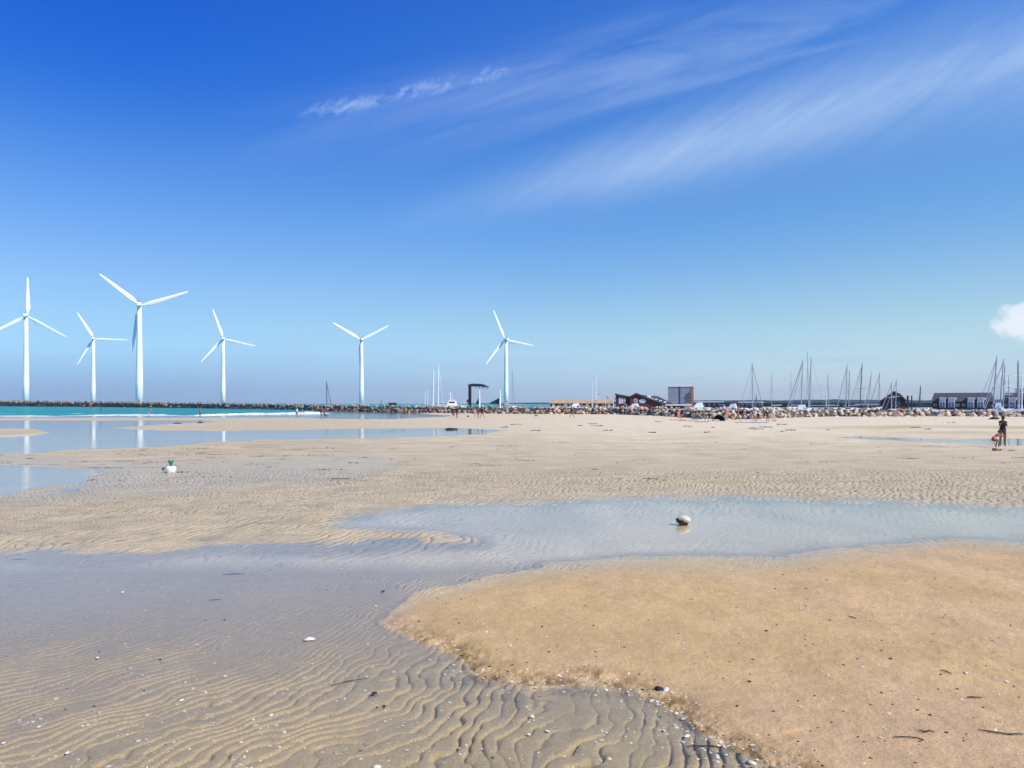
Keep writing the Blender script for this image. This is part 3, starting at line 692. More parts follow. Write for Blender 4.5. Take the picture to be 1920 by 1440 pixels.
def turbine(px, hub_y, Ry, ang, label):
    d = F * 40 / Ry; hz = H + (HZ - hub_y) / F * d; X = (px - 960) / F * d; yaw = math.radians(20)
    t = empty('wind_turbine', (X, d, 0), label, 'wind turbine', 'white wind turbines along the harbour mole', rz=yaw)
    island(px, d, 7)
    b = MB(); hh = hz - 1.2; zs = [0, .25, .5, .75, 1]
    b.tube([(0, 0, 1.2 + q * (hh - 1.2)) for q in zs], [3.1, 2.75, 2.4, 2.05, 1.7], 32); tw = b.build('tower', white, t, smooth=True)
    for q in (.34, .67):
        b = MB(); b.tube([(0, 0, q * hh), (0, 0, q * hh + .25)], [3.1 - 1.4 * q + .05] * 2, 32); b.build('flange', white, tw, smooth=False)
    b = MB(); b.box((-.55, -3.3, 3.4), (.55, -2.7, 5.7)); b.build('door', grey_m, tw)
    b = MB()      # nacelle: axis along local y, rotor on the far side
    prof = [(-5.6, 1.25), (-5.2, 1.7), (-2, 1.95), (2.2, 1.9), (3.6, 1.45)]
    n = 20
    for y, r in prof:
        for j in range(n):
            a = 2 * math.pi * j / n; cx, cz = math.cos(a), math.sin(a); k = (abs(cx) ** 4 + abs(cz) ** 4) ** -.25
            b.v.append((cx * k * r, y, hz + .35 + cz * k * r * .95))
    for i in range(len(prof) - 1):
        for j in range(n): b.f.append((i * n + j, i * n + (j + 1) % n, (i + 1) * n + (j + 1) % n, (i + 1) * n + j))
    b.f.append(tuple(range(n))); b.f.append(tuple((len(prof) - 1) * n + j for j in range(n)))
    nc = b.build('nacelle', white, t, smooth=False)
    b = MB(); b.box((-.9, -5.0, hz + 2.2), (.9, -3.2, hz + 2.75)); b.tube([(.5, -4.6, hz + 2.7), (.5, -4.6, hz + 4.4)], .07, 6); b.build('wind_vane', grey_m, nc)
    b = MB(); b.ball((0, 4.6, hz), (1.75, 2.0, 1.75), 20, 12); hb = b.build('hub', white, t, smooth=True)
    for k in range(3):
        a = math.radians(ang + 120 * k)              # screen angle, counter-clockwise from right
        o = link('blade', BLADE, None, hb); o.location = (0, 4.7, hz)
        o.rotation_euler = (math.radians(-2.5), 0, 0)
        o.rotation_euler = (Matrix.Rotation(math.pi / 2 - a, 4, 'Y') @ Matrix.Rotation(math.radians(-2), 4, 'X') @ Matrix.Rotation(math.radians(6), 4, 'Z')).to_euler()
    return t
turbine(49, 592, 75, 90, 'leftmost white wind turbine, one blade straight up, rising behind the dark mole')
turbine(175, 635, 57, 120, 'small distant white wind turbine second from the left, between two bigger ones')
turbine(261.5, 572, 90, 20.5, 'largest white wind turbine, third from left, lower blade shaded behind its tower')
turbine(418.5, 635, 59.3, 108.5, 'white wind turbine fourth from the left, above the line of surf')
turbine(678, 637, 61, 29, 'white wind turbine with two blades raised in a V, fifth from left')
turbine(949, 637, 60.5, 111.5, 'rightmost white wind turbine, beside the dark crane and navy sails')

# ------------------------------------------------------------------ boats
alu = mat('mast_aluminium', (.34, .38, .44), .45, .3); alu_pale = mat('mast_painted_white', (.72, .75, .78), .5); alu_dark = mat('mast_dark', (.07, .08, .11), .5)
wire = mat('rigging_wire', (.24, .27, .33), .5, .4); hullw = mat('hull_white', (.78, .79, .80), .3); hullb = mat('hull_navy', (.03, .05, .11), .3)
navy = mat('navy_sailcloth', (.015, .02, .10), .8, var=.3, scale=2); glassm = mat('dark_glass', (.03, .045, .07), .1)
orange_m = mat('orange_paint', (.55, .16, .04), .5); redm = mat('red_cloth', (.55, .03, .03), .8)
def hull_into(b, Lh, wd, z0, hgt):
    secs = [(-.5, .75, 0), (-.3, .95, 0), (0, 1.0, 0), (.25, .8, .05), (.42, .4, .12), (.5, .04, .2)]; k = len(b.v)
    for f, w, up in secs:
        for (a, c) in ((-1, 1), (-.85, .45), (-.35, 0), (.35, 0), (.85, .45), (1, 1)):
            b.v.append((a * wd * .5 * w, f * Lh, z0 + (c + up * c) * hgt))
    for i in range(5):
        for j in range(5): b.f.append((k + i * 6 + j, k + i * 6 + j + 1, k + (i + 1) * 6 + j + 1, k + (i + 1) * 6 + j))
        b.f.append((k + i * 6, k + (i + 1) * 6, k + (i + 1) * 6 + 5, k + i * 6 + 5))
    b.f.append(tuple(k + j for j in range(6)))
def sailboat(bx, tx, ty, d, label, m=alu, r=.10, stays=(), hull=hullw, rz=None, genoa=None, gr='sailing boats moored behind the rock mole', spread=True, cabin_z=0.0):
    base = W(bx, HZ, d); base.z = 0
    t = empty('sailboat', base, label, 'sailboat', gr)
    top = W(tx, ty, d) - base; Lh = max(6, top.z * .75); rz = rz if rz is not None else (random.uniform(-.15, .15) - math.atan((bx - 960) / F) if d < 186 else random.uniform(-.5, .5) + 1.2)
    c, s = math.cos(rz), math.sin(rz)
    h = MB(); hull_into(h, Lh, Lh * .3, -.15, .95); ho = h.build('hull', hull, t, smooth=False); ho.rotation_euler = (0, 0, rz)
    h = MB(); h.poly([(-.8, -2.2, .75), (.8, -2.2, .75), (.7, 1.5, .8), (-.7, 1.5, .8), (-.65, -2.0, 1.2), (.65, -2.0, 1.2), (.5, .8, 1.15), (-.5, .8, 1.15)], [(0, 3, 2, 1), (4, 5, 6, 7), (0, 1, 5, 4), (1, 2, 6, 5), (2, 3, 7, 6), (3, 0, 4, 7)])
    ca = h.build('cabin', hullw, t); ca.rotation_euler = (0, 0, rz)
    h = MB()
    h.tube([(0, 0, .8), tuple(top * .5 + Vector((0, 0, .6))), tuple(top)], [r * 1.1, r, r * .8], 8)
    h.tube([tuple(top), tuple(top + Vector((0, 0, .5)))], r * .5, 6)
    mo = h.build('mast', m, t)
    if spread:
        for q in (.45, .72):
            h = MB(); c0 = top * q + Vector((0, 0, 1.2 * (1 - q))); h.tube([tuple(c0 - Vector((.8, 0, 0))), tuple(c0 + Vector((.8, 0, 0)))], .035, 6)
            h.build('spreader', m, mo)
    h = MB(); h.tube([(0, 0, 1.75), (-math.sin(rz) * -Lh * .36, math.cos(rz) * -Lh * .36, 1.8)], .10, 8); h.build('boom', m, t)
    for sx, rr in stays:
        h = MB(); e = W(sx, HZ, d) - base; e.z = 1.2; h.tube([tuple(top * .985), tuple(e)], rr, 6)
        h.build('stay', m if rr > .06 else wire, t)
    h = MB(); h.tube([tuple(top * .8), (.9, 0, 1.1)], .018, 4); h.tube([tuple(top * .8), (-.9, 0, 1.1)], .018, 4); h.build('shroud', wire, t)
    return t
S = sailboat
S(613, 612, 716, 420, 'lone boat with dark mast between the fourth and fifth turbines', alu_dark, .22, [(621, .16)], hullb)
S(797, 797, 735, 330, 'boat with the leftmost short pale mast of the pair of short ones', alu_pale, .13)
S(802, 802, 731, 330, 'boat with short pale mast just left of the two tall pale masts', alu_pale, .13)
S(812, 813, 696, 320, 'boat with the second-tallest pale mast left of the fishing boat', alu_pale, .24)
S(821.5, 822, 685, 320, 'boat with the tallest pale mast left of the white fishing boat', alu_pale, .24, [(832, .07)])
S(961, 960, 691, 330, 'boat with thin dark mast right beside the rightmost turbine tower', alu, .09, [(966, .06)])
S(1110, 1110, 717, 300, 'boat with the shorter pale mast rising over the tan roofs', alu_pale, .15)
S(1117, 1117, 704, 300, 'boat with the taller pale mast rising over the tan roofs', alu_pale, .19)
S(1411, 1410.5, 683, 175, 'boat with a tall mast and thick stay near the second navy shed', alu, .12, [(1431, .09), (1387, .03)])
S(1418, 1418, 742, 185, 'small boat with stubby dark mast between the navy shed and tall stay', alu_dark, .10)
S(1446.5, 1447, 701, 210, 'boat with faint lone mast midway between tall masts, over the woods', alu, .07)
S(1483, 1483, 700, 240, 'boat with faint thin mast left of the tallest group of masts', alu, .06)
S(1502, 1505, 677, 170, 'boat whose mast leans right, with thick stays running down left', alu, .12, [(1476, .10), (1484, .05)])
S(1516, 1514, 662, 190, 'boat with the tallest thin mast of the whole marina', alu, .09)
S(1517.5, 1521, 673, 172, 'boat with thick fitted mast just right of the tallest mast', alu, .13, [(1547, .02)])
S(1549, 1549, 730, 200, 'boat with low white mast right of the tallest group', alu_pale, .09)
S(1554, 1552, 704, 200, 'boat with lone mid-height mast right of the low white one', alu, .11)
S(1585.5, 1588.5, 686, 180, 'boat with leaning mast and dark stay running down to its left', alu, .11, [(1569, .09)])
S(1591, 1593, 697, 195, 'boat with shorter mast close beside the leaning one', alu, .12)
S(1612, 1616.5, 684, 175, 'boat with tall dark leaning mast and pale stay left of hut', alu_dark, .11, [(1592, .05), (1599, .03)])
S(1622, 1622, 705, 220, 'boat with very thin pale mast behind the tall dark leaning one', alu_pale, .05)
S(1627, 1634, 699, 185, 'boat with strongly leaning mast left of the black hut', alu, .08, [(1622, .04)])
S(1647.5, 1649.5, 700, 178, 'boat with mast and left stay just at the hut corner', alu, .09, [(1629, .06)])
S(1671.5, 1671.5, 720, 150, 'boat with thick mast standing in front of the black hut peak', alu, .10, [(1653, .08)])
S(1679, 1681, 715, 150, 'boat with leaning mast in front of the right slope of hut', alu, .09, [(1660, .06)])
S(1723.5, 1726, 726, 190, 'boat with short thick dark mast between hut and long black house', alu_dark, .16)
S(1862, 1869, 671, 150, 'boat with tall leaning mast at right end of long black house', alu, .13, [(1831, .04), (1845, .08)])
S(1874, 1882, 676, 150, 'boat with tall leaning mast in the gap between black houses', alu, .12, [(1847, .09)])
S(1880.5, 1884.5, 687, 153, 'boat with shorter mast close right of the gap masts', alu, .12)
S(1892, 1891, 707, 160, 'boat with thin mid-height mast before the rightmost dark house', alu, .08)
S(1910, 1909, 680, 148, 'boat with the thickest grey mast near the right picture edge', alu, .20)
S(1916, 1915.5, 700, 155, 'boat with pale mast at the very right edge', alu_pale, .14)

def small_sail(mx, my, pts, d, label):
    base = W(mx, HZ, d); base.z = 0; t = empty('sailing_dinghy', base, label, 'sailing dinghy', 'dinghies with navy sails')
    h = MB(); hull_into(h, 6, 2, -.05, 1.0); o = h.build('hull', hullw, t); o.rotation_euler = (0, 0, 1.5)
    top = W(mx, my, d) - base; h = MB(); h.tube([(0, 0, .6), tuple(top)], [.28, .16], 8); h.build('mast', alu_pale, t)
    v = [W(x, y, d) - base for x, y in pts]; n = len(v); b = MB()
    # bellied sail with thickness
    c = sum(v, Vector()) / n + Vector((0, .5, 0)); vs = [p + Vector((0, -.03, 0)) for p in v] + [p + Vector((0, .03, 0)) for p in v] + [c - Vector((0, .03, 0)), c + Vector((0, .03, 0))]
    fs = [(i, (i + 1) % n, 2 * n) for i in range(n)] + [(n + (i + 1) % n, n + i, 2 * n + 1) for i in range(n)] + [(i, i + n, (i + 1) % n + n, (i + 1) % n) for i in range(n)]
    b.poly(vs, fs); b.build('sail', navy, t, smooth=False)
small_sail(899, 732, [(898, 745), (891, 758), (898.5, 758)], 215, 'dinghy with narrow navy sail right of the dark crane post')
small_sail(937.5, 730, [(936.5, 746), (915, 757), (936, 759)], 212, 'dinghy with wide triangular navy sail left of the rightmost turbine')

def fishing_boat():
    d = 230; c = W(850, HZ, d); c.z = 0; t = empty('fishing_boat', c, 'white working boat with wheelhouse and radar mast left of the dark crane', 'boat')
    b = MB(); hull_into(b, 11, 3.8, -.2, 1.9); o = b.build('hull', hullw, t); o.rotation_euler = (0, 0, 1.75)
    b = MB(); b.poly([(-2, -1.1, 1.5), (1.2, -1.1, 1.5), (1.2, 1.1, 1.5), (-2, 1.1, 1.5), (-1.5, -.9, 3.1), (.8, -.9, 3.1), (.8, .9, 3.1), (-1.5, .9, 3.1)], [(0, 3, 2, 1), (4, 5, 6, 7), (0, 1, 5, 4), (1, 2, 6, 5), (2, 3, 7, 6), (3, 0, 4, 7)])
    wh = b.build('wheelhouse', hullw, t, bevel=.08)
    b = MB(); b.box((-1.2, -1.04, 2.35), (.5, -.98, 2.8)); b.build('window', glassm, wh)
    b = MB(); b.tube([(-.9, 0, 3), (-1.0, 0, 4.6), (-.9, 0, 5.9)], [.16, .12, .07], 8); b.tube([(-1.6, 0, 4.7), (-.3, 0, 4.5)], .09, 6); b.tube([(-1.4, 0, 5.3), (-.5, 0, 5.4)], .06, 6); b.tube([(.4, 0, 3.0), (-.9, 0, 4.3)], .07, 6)
    b.ball((-.9, 0, 4.9), (.35, .35, .18)); b.build('radar_mast', alu_pale, t)
    b = MB(); b.tube([(1.3, -1.2, 1.9), (3.6, -.9, 2.5), (4.8, 0, 2.7)], .05, 6); b.tube([(2.2, -1, 1.7), (2.2, -1, 2.2)], .04, 6); b.tube([(3.4, -1, 1.7), (3.4, -1, 2.4)], .04, 6); b.build('railing', alu_pale, t)
fishing_boat()

def motorboat(px, d, L_m, label, rz=1.57, z=0.0, hm_=hullw):
    c = W(px, HZ, d); c.z = z; t = empty('motorboat', c, label, 'motorboat', 'white motorboats behind the rock mole')
    b = MB(); hull_into(b, L_m, L_m * .34, 0, 1.35); o = b.build('hull', hm_, t); o.rotation_euler = (0, 0, rz)
    b = MB(); k = L_m / 7; b.poly([(-.8 * k, -1.6 * k, 1.3), (.8 * k, -1.6 * k, 1.3), (.75 * k, 1.2 * k, 1.3), (-.75 * k, 1.2 * k, 1.3), (-.65 * k, -1.2 * k, 2.3), (.65 * k, -1.2 * k, 2.3), (.5 * k, .3 * k, 2.2), (-.5 * k, .3 * k, 2.2)], [(0, 3, 2, 1), (4, 5, 6, 7), (0, 1, 5, 4), (1, 2, 6, 5), (2, 3, 7, 6), (3, 0, 4, 7)])
    ca = b.build('cabin', hullw, t, bevel=.06); ca.rotation_euler = (0, 0, rz)
    b = MB(); b.box((.66 * k, -1.1 * k, 1.75), (.80 * k, .5 * k, 2.08)); b.build('window', glassm, ca)
    b = MB(); b.tube([(0, 2.2 * k, 1.4), (.5 * k, 2.2 * k, 1.95), (0, 3.2 * k, 2.1), (-.5 * k, 2.2 * k, 1.95), (0, 2.2 * k, 1.4)], .035, 6); r_ = b.build('railing', alu_pale, t); r_.rotation_euler = (0, 0, rz)
motorboat(1077, 200, 6.2, 'white motorboat with raised cabin before the tan-roofed sheds')
motorboat(1308, 150, 5.2, 'white motorboat with cabin below the right edge of the grey hall', 1.4, .15)
motorboat(1188, 168, 5.0, 'white motorboat bow below the middle of the dark red restaurant', 1.2, 0)
motorboat(1372, 160, 4.6, 'small white motorboat between the two long navy sheds', 1.1, -.05)
motorboat(1500, 150, 5.2, 'white motorboat directly under the tallest masts', 1.3, -.25)
motorboat(1872, 150, 5.0, 'white motorboat in the gap between the two dark houses', -.6, .1)

# ------------------------------------------------------------------ buildings
tanroof = mat('tan_roof', (.50, .34, .19), .8, var=.15, scale=.6, bump=.3, bscale=3); darkwood = mat('dark_timber', (.035, .030, .030), .75, var=.3, scale=1.5)
redwood = mat('dark_red_timber', (.10, .018, .022), .7, var=.25, scale=1.2); slate = mat('dark_roof_felt', (.055, .055, .065), .7, var=.2, scale=1)
slate2 = mat('grey_roof_tiles', (.075, .073, .082), .75, var=.25, scale=1.5, bump=.4, bscale=6); panel = mat('grey_cladding', (.26, .29, .34), .5, var=.1, scale=.5)
rust = mat('rust_brown_cladding', (.34, .15, .055), .7, var=.2, scale=.8); whitep = mat('white_paint', (.78, .79, .80), .5); navyw = mat('navy_wall', (.018, .028, .050), .6, var=.3, scale=.6)
winm = mat('window_glass', (.10, .14, .24), .12); curtain = mat('white_curtain', (.55, .58, .66), .8)

def bld(name, px, d, label, cat='building', group=None, z=.8):
    c = W(px, HZ, d); c.z = z; return empty(name, c, label, cat, group, rz=-math.atan((px - 960) / F))
def loc(px, py, d, px0, z0=.8, th=None):
    th = math.atan((px0 - 960) / F) if th is None else th
    k, k0 = (px - 960) / F, (px0 - 960) / F; L = (k - k0) * d / (math.cos(th) + k * math.sin(th)); dd = d - L * math.sin(th)
    return L, H + (HZ - py) / F * dd - z0

def tan_sheds():
    d = 260
    for a, b_, lab in ((1031, 1068, 'leftmost low shed with tan roof and dark openings'), (1069, 1110, 'middle low shed with tan roof behind the white motorboat'), (1111.5, 1150, 'right low shed with tan roof beside the dark red restaurant')):
        t = bld('low_shed', a, d, lab, 'shed', 'low tan-roofed sheds'); x0, zt = loc(a, 749.5, d, a); x1, ze = loc(b_, 755.5, d, a)
        m = MB(); m.box((0.15, .2, 0), (x1 - .1, 5, ze)); m.build('wall', darkwood, t)
        m = MB(); m.poly([(-.1, -.4, ze), (x1 + .1, -.4, ze), (x1 - .1, 3, zt), (.2, 3, zt), (-.1, -.4, ze - .18), (x1 + .1, -.4, ze - .18), (x1 + .1, 6, ze - .18), (-.1, 6, ze - .18)], [(0, 1, 2, 3), (0, 4, 5, 1), (4, 7, 6, 5), (1, 5, 6, 2), (2, 6, 7, 3), (0, 3, 7, 4)]); m.build('roof', tanroof, t)
        for k in range(3):
            xx = x1 * (.12 + .3 * k); m = MB(); m.box((xx, .12, 0), (xx + x1 * .14, .19, ze - .3)); m.build('post_panel', tanroof if k == 1 else whitep, t)
tan_sheds()

def restaurant():
    d = 205; t = bld('restaurant', 1153, d, 'dark red timber restaurant with black gabled roof and round windows behind rocks', 'restaurant')
    q = lambda x, y: loc(x, y, d, 1153)
    lo = lambda pts: [q(*p) for p in pts]
    m = MB(); m.prism(lo([(1154.5, 766), (1181, 766), (1181, 744), (1154.5, 739.5)]), 0, 7); m.build('wall', redwood, t)
    m = MB(); m.prism(lo([(1153, 740.5), (1182, 746), (1182, 743.2), (1153, 737.6)]), -.5, 7.4); m.build('roof', slate, t)
    m = MB(); m.prism(lo([(1181.1, 766), (1240, 766), (1240, 758), (1192.5, 739), (1181.1, 744.5)]), -1.5, 7); m.build('wall', redwood, t)
    m = MB(); m.prism(lo([(1180, 745.5), (1192.5, 739.4), (1247, 760), (1247, 757.8), (1192.5, 736.6), (1180, 743)]), -2.1, 7.4); m.build('roof', slate, t)
    for xa in (1160, 1164.6, 1169.2):
        m = MB(); a, b = q(xa, 757), q(xa + 3.8, 745.5 + (xa - 1160) * .15); m.box((a[0], -.08, a[1]), (b[0], -.01, b[1])); f = m.build('window', whitep, t)
        m = MB(); m.box((a[0] + .07, -.13, a[1] + .1), (b[0] - .07, -.09, b[1] - .1)); m.build('pane', curtain, f)
    for cx, cy, rx, mt in ((1191.5, 751, 3.6, whitep), (1204.5, 752, 6.2, whitep)):
        c = q(cx, cy); k = d / F; m = MB(); n = 20
        for yy in (-1.6, -1.51): m.v += [(c[0] + rx * k * math.cos(2 * math.pi * i / n), yy, c[1] + 3.7 * k * math.sin(2 * math.pi * i / n)) for i in range(n)]
        m.f += [tuple(range(n)), tuple(range(2 * n - 1, n - 1, -1))] + [(i, n + i, n + (i + 1) % n, (i + 1) % n) for i in range(n)]
        f = m.build('round_window', mt, t); m = MB(); m.ball((c[0], -1.62, c[1]), (rx * k * .8, .03, 3.7 * k * .72), 16, 6); m.build('pane', winm if rx < 5 else curtain, f)
    # long grey roof to the right with skylights
    m = MB(); a0, a1 = q(1197, 739), q(1268, 758.5)
    m.poly([(a0[0], 7.6, a0[1]), (a0[0] + 5.6, 7.6, a0[1] - .5), (a1[0], 7.2, a1[1]), (a0[0] + 4.4, 7.2, a1[1]), (a0[0], 12, a0[1] - .2), (a0[0] + 5.6, 12, a0[1] - .7), (a1[0], 12, a1[1]), (a0[0] + 4.4, 12, a1[1])], [(0, 3, 2, 1), (4, 5, 6, 7), (0, 1, 5, 4), (1, 2, 6, 5), (2, 3, 7, 6), (3, 0, 4, 7)]); m.build('side_roof', slate2, t)
    for sx, sy in ((1225, 747.5), (1233, 748.5), (1241, 751), (1250, 753.5), (1212, 743)):
        c = q(sx, sy); m = MB(); m.box((c[0] - .35, 7.25, c[1] - .18), (c[0] + .4, 7.34, c[1] + .15)); m.build('skylight', whitep, t)
    a, b = q(1215, 749), q(1223, 740); m = MB(); m.box((a[0], 6.2, a[1]), (b[0], 7.1, b[1])); m.build('chimney', whitep, t)
    m = MB(); a, b = q(1248, 766), q(1296, 760.5); m.box((a[0], 2, a[1]), (b[0], 7, b[1])); m.build('annex_wall', redwood, t)
    m = MB(); a, b = q(1246, 760.4), q(1298, 758.4); m.box((a[0], 1.5, a[1]), (b[0], 7.2, b[1])); m.build('annex_roof', whitep, t)
restaurant()

def hall():
    d = 300; t = bld('grey_hall', 1252, d, 'tall grey boxy hall with dark middle seam and rust-brown right edge', 'hall'); q = lambda x, y: loc(x, y, d, 1252)
    a, b = q(1252.5, 766), q(1294.8, 725); m = MB(); m.box((a[0], 0, 0), (b[0], 9, b[1])); m.build('wall', panel, t)
    a, b = q(1295, 766), q(1300.5, 725); m = MB(); m.box((a[0], -.15, 0), (b[0], 8.9, b[1])); m.build('corner_panel', rust, t)
    a, b = q(1251.6, 725), q(1301.3, 723.6); m = MB(); m.box((a[0], -.3, a[1] + .01), (b[0], 9.1, b[1])); m.build('roof', whitep, t)
    a, b = q(1272.6, 766), q(1275.6, 725.4); m = MB(); m.box((a[0], -.12, 0), (b[0], -.01, b[1])); m.build('seam', mat('dark_seam', (.05, .06, .09), .6), t)
    m = MB()
    for k in range(14):
        x = q(1254 + k * 2.9, 740)[0]
        if abs(k - 6.8) > .9: m.box((x, -.05, .2), (x + .08, -.01, b[1] - .2))
    m.build('cladding_ribs', panel, t)
    m = MB()
    for k in range(3):
        p0, p1 = q(1284, 757 - 7 * k), q(1292, 751 - 7 * k)
        m.tube([(p0[0], -.7, p0[1]), (p1[0], -.7, p1[1])], .13, 6); m.tube([(p1[0], -.7, p1[1]), (p1[0], -.7, p1[1] + .9)], .05, 6); m.box((p1[0] - .3, -1.0, p1[1] - .1), (p1[0] + .9, -.05, p1[1]))
    m.build('outside_stairs', alu_dark, t)
hall()

def navy_shed(a, b_, d, label, roofy=752):
    t = bld('long_shed', a, d, label, 'shed', 'long navy sheds'); q = lambda x, y: loc(x, y, d, a)
    x1 = q(b_, 750)[0]; zt = q(a, roofy)[1]; ze = q(a, roofy + 2.6)[1]
    m = MB(); m.box((.1, 0, 0), (x1 - .1, 7, ze)); m.build('wall', navyw, t)
    m = MB(); m.box((-.2, -.6, ze + .003), (x1 + .2, 7.4, zt)); m.build('roof', mat('pale_roof', (.48, .50, .52), .6), t)
    for k in range(5):
        x = x1 * (.1 + .18 * k); m = MB(); m.box((x, -.06, ze * .35), (x + x1 * .10, -.005, ze * .72)); w = m.build('window', winm, t)
        m = MB(); m.box((x - .05, -.10, ze * .72 + .01), (x + x1 * .10 + .05, -.005, ze * .72 + .1)); m.build('frame', whitep, w)
navy_shed(1303, 1356, 215, 'first long navy shed with pale flat roof, right of the grey hall')
navy_shed(1386, 1431, 205, 'second long navy shed with pale roof, behind the tall single mast', 753)
navy_shed(1605, 1648, 200, 'low dark shed with pale roof line just left of the black hut', 757)

def hut():
    d = 172; t = bld('gabled_hut', 1650, d, 'black timber hut with steep gable and curved grey right slope', 'hut'); q = lambda x, y: loc(x, y, d, 1650)
    m = MB(); m.prism([q(1651, 768), q(1697.5, 768), q(1697.5, 750), q(1676, 735.5), q(1651, 753)], 0, 8); m.build('wall', darkwood, t)
    m = MB(); m.prism([q(1648, 756), q(1676, 736), q(1687, 742), q(1699.5, 752), q(1699.5, 750), q(1688, 738.5), q(1676, 733), q(1648, 753)], -.6, 8.4); m.build('roof', slate2, t)
    m = MB(); a, b = q(1669, 764), q(1675, 752); m.box((a[0], -.08, a[1]), (b[0], -.01, b[1])); m.build('door', mat('brown_door', (.09, .04, .03), .6), t)
    m = MB(); a, b = q(1682, 760), q(1689, 753); m.box((a[0], -.08, a[1]), (b[0], -.01, b[1])); m.build('window', winm, t)
    m = MB(); a, b = q(1684, 770), q(1700, 763); m.box((a[0], -1.1, a[1]), (b[0], -.7, b[1])); m.build('plinth', rust, t)
    for k, (x, w_) in enumerate(((1702, 3.4), (1709.5, 2.2))):
        p = W(x, HZ, 168); p.z = .8; tt = empty('mooring_post', p, ('thicker' if k == 0 else 'thinner') + ' black post standing right of the black gabled hut', 'post', 'black posts by the hut')
        m = MB(); zt = loc(x, 743, 168, x)[1]; m.tube([(0, 0, 0), (0, 0, zt)], w_ / 2 * 168 / F, 12); m.build('shaft', darkwood, tt)
        m = MB(); m.tube([(0, 0, zt + .003), (0, 0, zt + .12)], w_ / 2 * 168 / F + .05, 12); m.build('cap', slate, tt)
hut()

def black_house(a, b_, d, label, wins, small, top=736.5):
    t = bld('black_house', a, d, label, 'house', 'dark holiday houses'); q = lambda x, y: loc(x, y, d, a)
    x1 = q(b_, 750)[0]; zr = q(a, top)[1]; ze = q(a, 752)[1]
    m = MB(); m.box((.1, .35, 0), (x1 - .05, 6.5, ze)); w = m.build('wall', darkwood, t)
    # steep tiled roof
    s = 3.4 * d / F
    m = MB(); m.poly([(-.15, 0, ze - .1), (x1 + .1, 0, ze - .1), (x1 - .0, 2.4, zr), (s, 2.4, zr), (-.15, 7, ze - .1), (x1 + .1, 7, ze - .1), (x1, 4.4, zr), (s, 4.4, zr)], [(0, 1, 2, 3), (3, 2, 6, 7), (7, 6, 5, 4), (0, 3, 7, 4), (1, 5, 6, 2), (0, 4, 5, 1)]); m.build('roof', slate2, t)
    for xa, xb in wins:
        p0, p1 = q(xa, 768), q(xb, 745.5); mid = (p0[0] + p1[0]) / 2
        m = MB(); m.box((p0[0], -.35, 0), (p1[0], 2.0, p1[1])); dm = m.build('dormer', whitep, t, bevel=.03)
        m = MB(); m.prism([(p0[0] - .95, ze - .5), (p0[0] - .07, ze - .5), (p0[0] - .07, p1[1] + .08)], -.30, 2.1); m.build('dormer_side', darkwood, t)
        for k in (-1, 1):
            m = MB(); cx = mid + k * (p1[0] - p0[0]) * .22; hw = (p1[0] - p0[0]) * .17
            m.box((cx - hw, -.40, .25), (cx + hw, -.36, p1[1] * .62)); m.build('pane', winm, dm)
            m = MB(); m.box((cx - hw, -.40, p1[1] * .70), (cx + hw, -.36, p1[1] - .15)); m.build('pane', mat('pale_pane', (.35, .45, .50), .2), dm)
        m = MB(); m.box((p1[0] + .12, .0, p1[1] - .45), (p1[0] + .35, .3, p1[1] + .02)); m.build('lamp_box', whitep, t)
    for xa in small:
        c = q(xa, 759.5); m = MB(); m.box((c[0] - .33, .27, c[1] - .3), (c[0] + .33, .345, c[1] + .3)); f = m.build('window', whitep, t)
        m = MB(); m.box((c[0] - .25, .22, c[1] - .22), (c[0] + .25, .265, c[1] + .22)); m.build('pane', winm, f)
    m = MB(); m.box((0, -.6, 0.0), (x1, -.45, .5)); m.build('plinth', darkwood, t)
    return t
black_house(1747.5, 1862, 178, 'long black timber house with four tall white dormer windows', [(1761, 1773), (1777.5, 1790.5), (1814, 1826.5), (1832, 1845)], [1753.5, 1796, 1807])
black_house(1881, 1990, 176, 'rightmost dark house with white-framed windows behind thick masts', [(1892, 1904), (1925, 1940)], [1886, 1912])
def white_store():
    d = 205; t = bld('white_store', 1903, d, 'pale building top showing above the roof of the rightmost dark house', 'building'); q = lambda x, y: loc(x, y, d, 1903)
    m = MB(); a, b = q(1903, 766), q(1960, 729); m.box((0, 0, 0), (b[0], 8, b[1])); m.build('wall', whitep, t)
    m = MB(); a, b = q(1902, 729), q(1961, 727); m.box((a[0], -.3, a[1] + .003), (b[0], 8.3, b[1])); m.build('roof', mat('pale_roof_edge', (.6, .62, .64), .6), t)
    for k in range(4):
        a, b = q(1908 + k * 13, 745), q(1914 + k * 13, 733); m = MB(); m.box((a[0], -.06, a[1]), (b[0], -.005, b[1])); m.build('window', winm, t)
white_store()

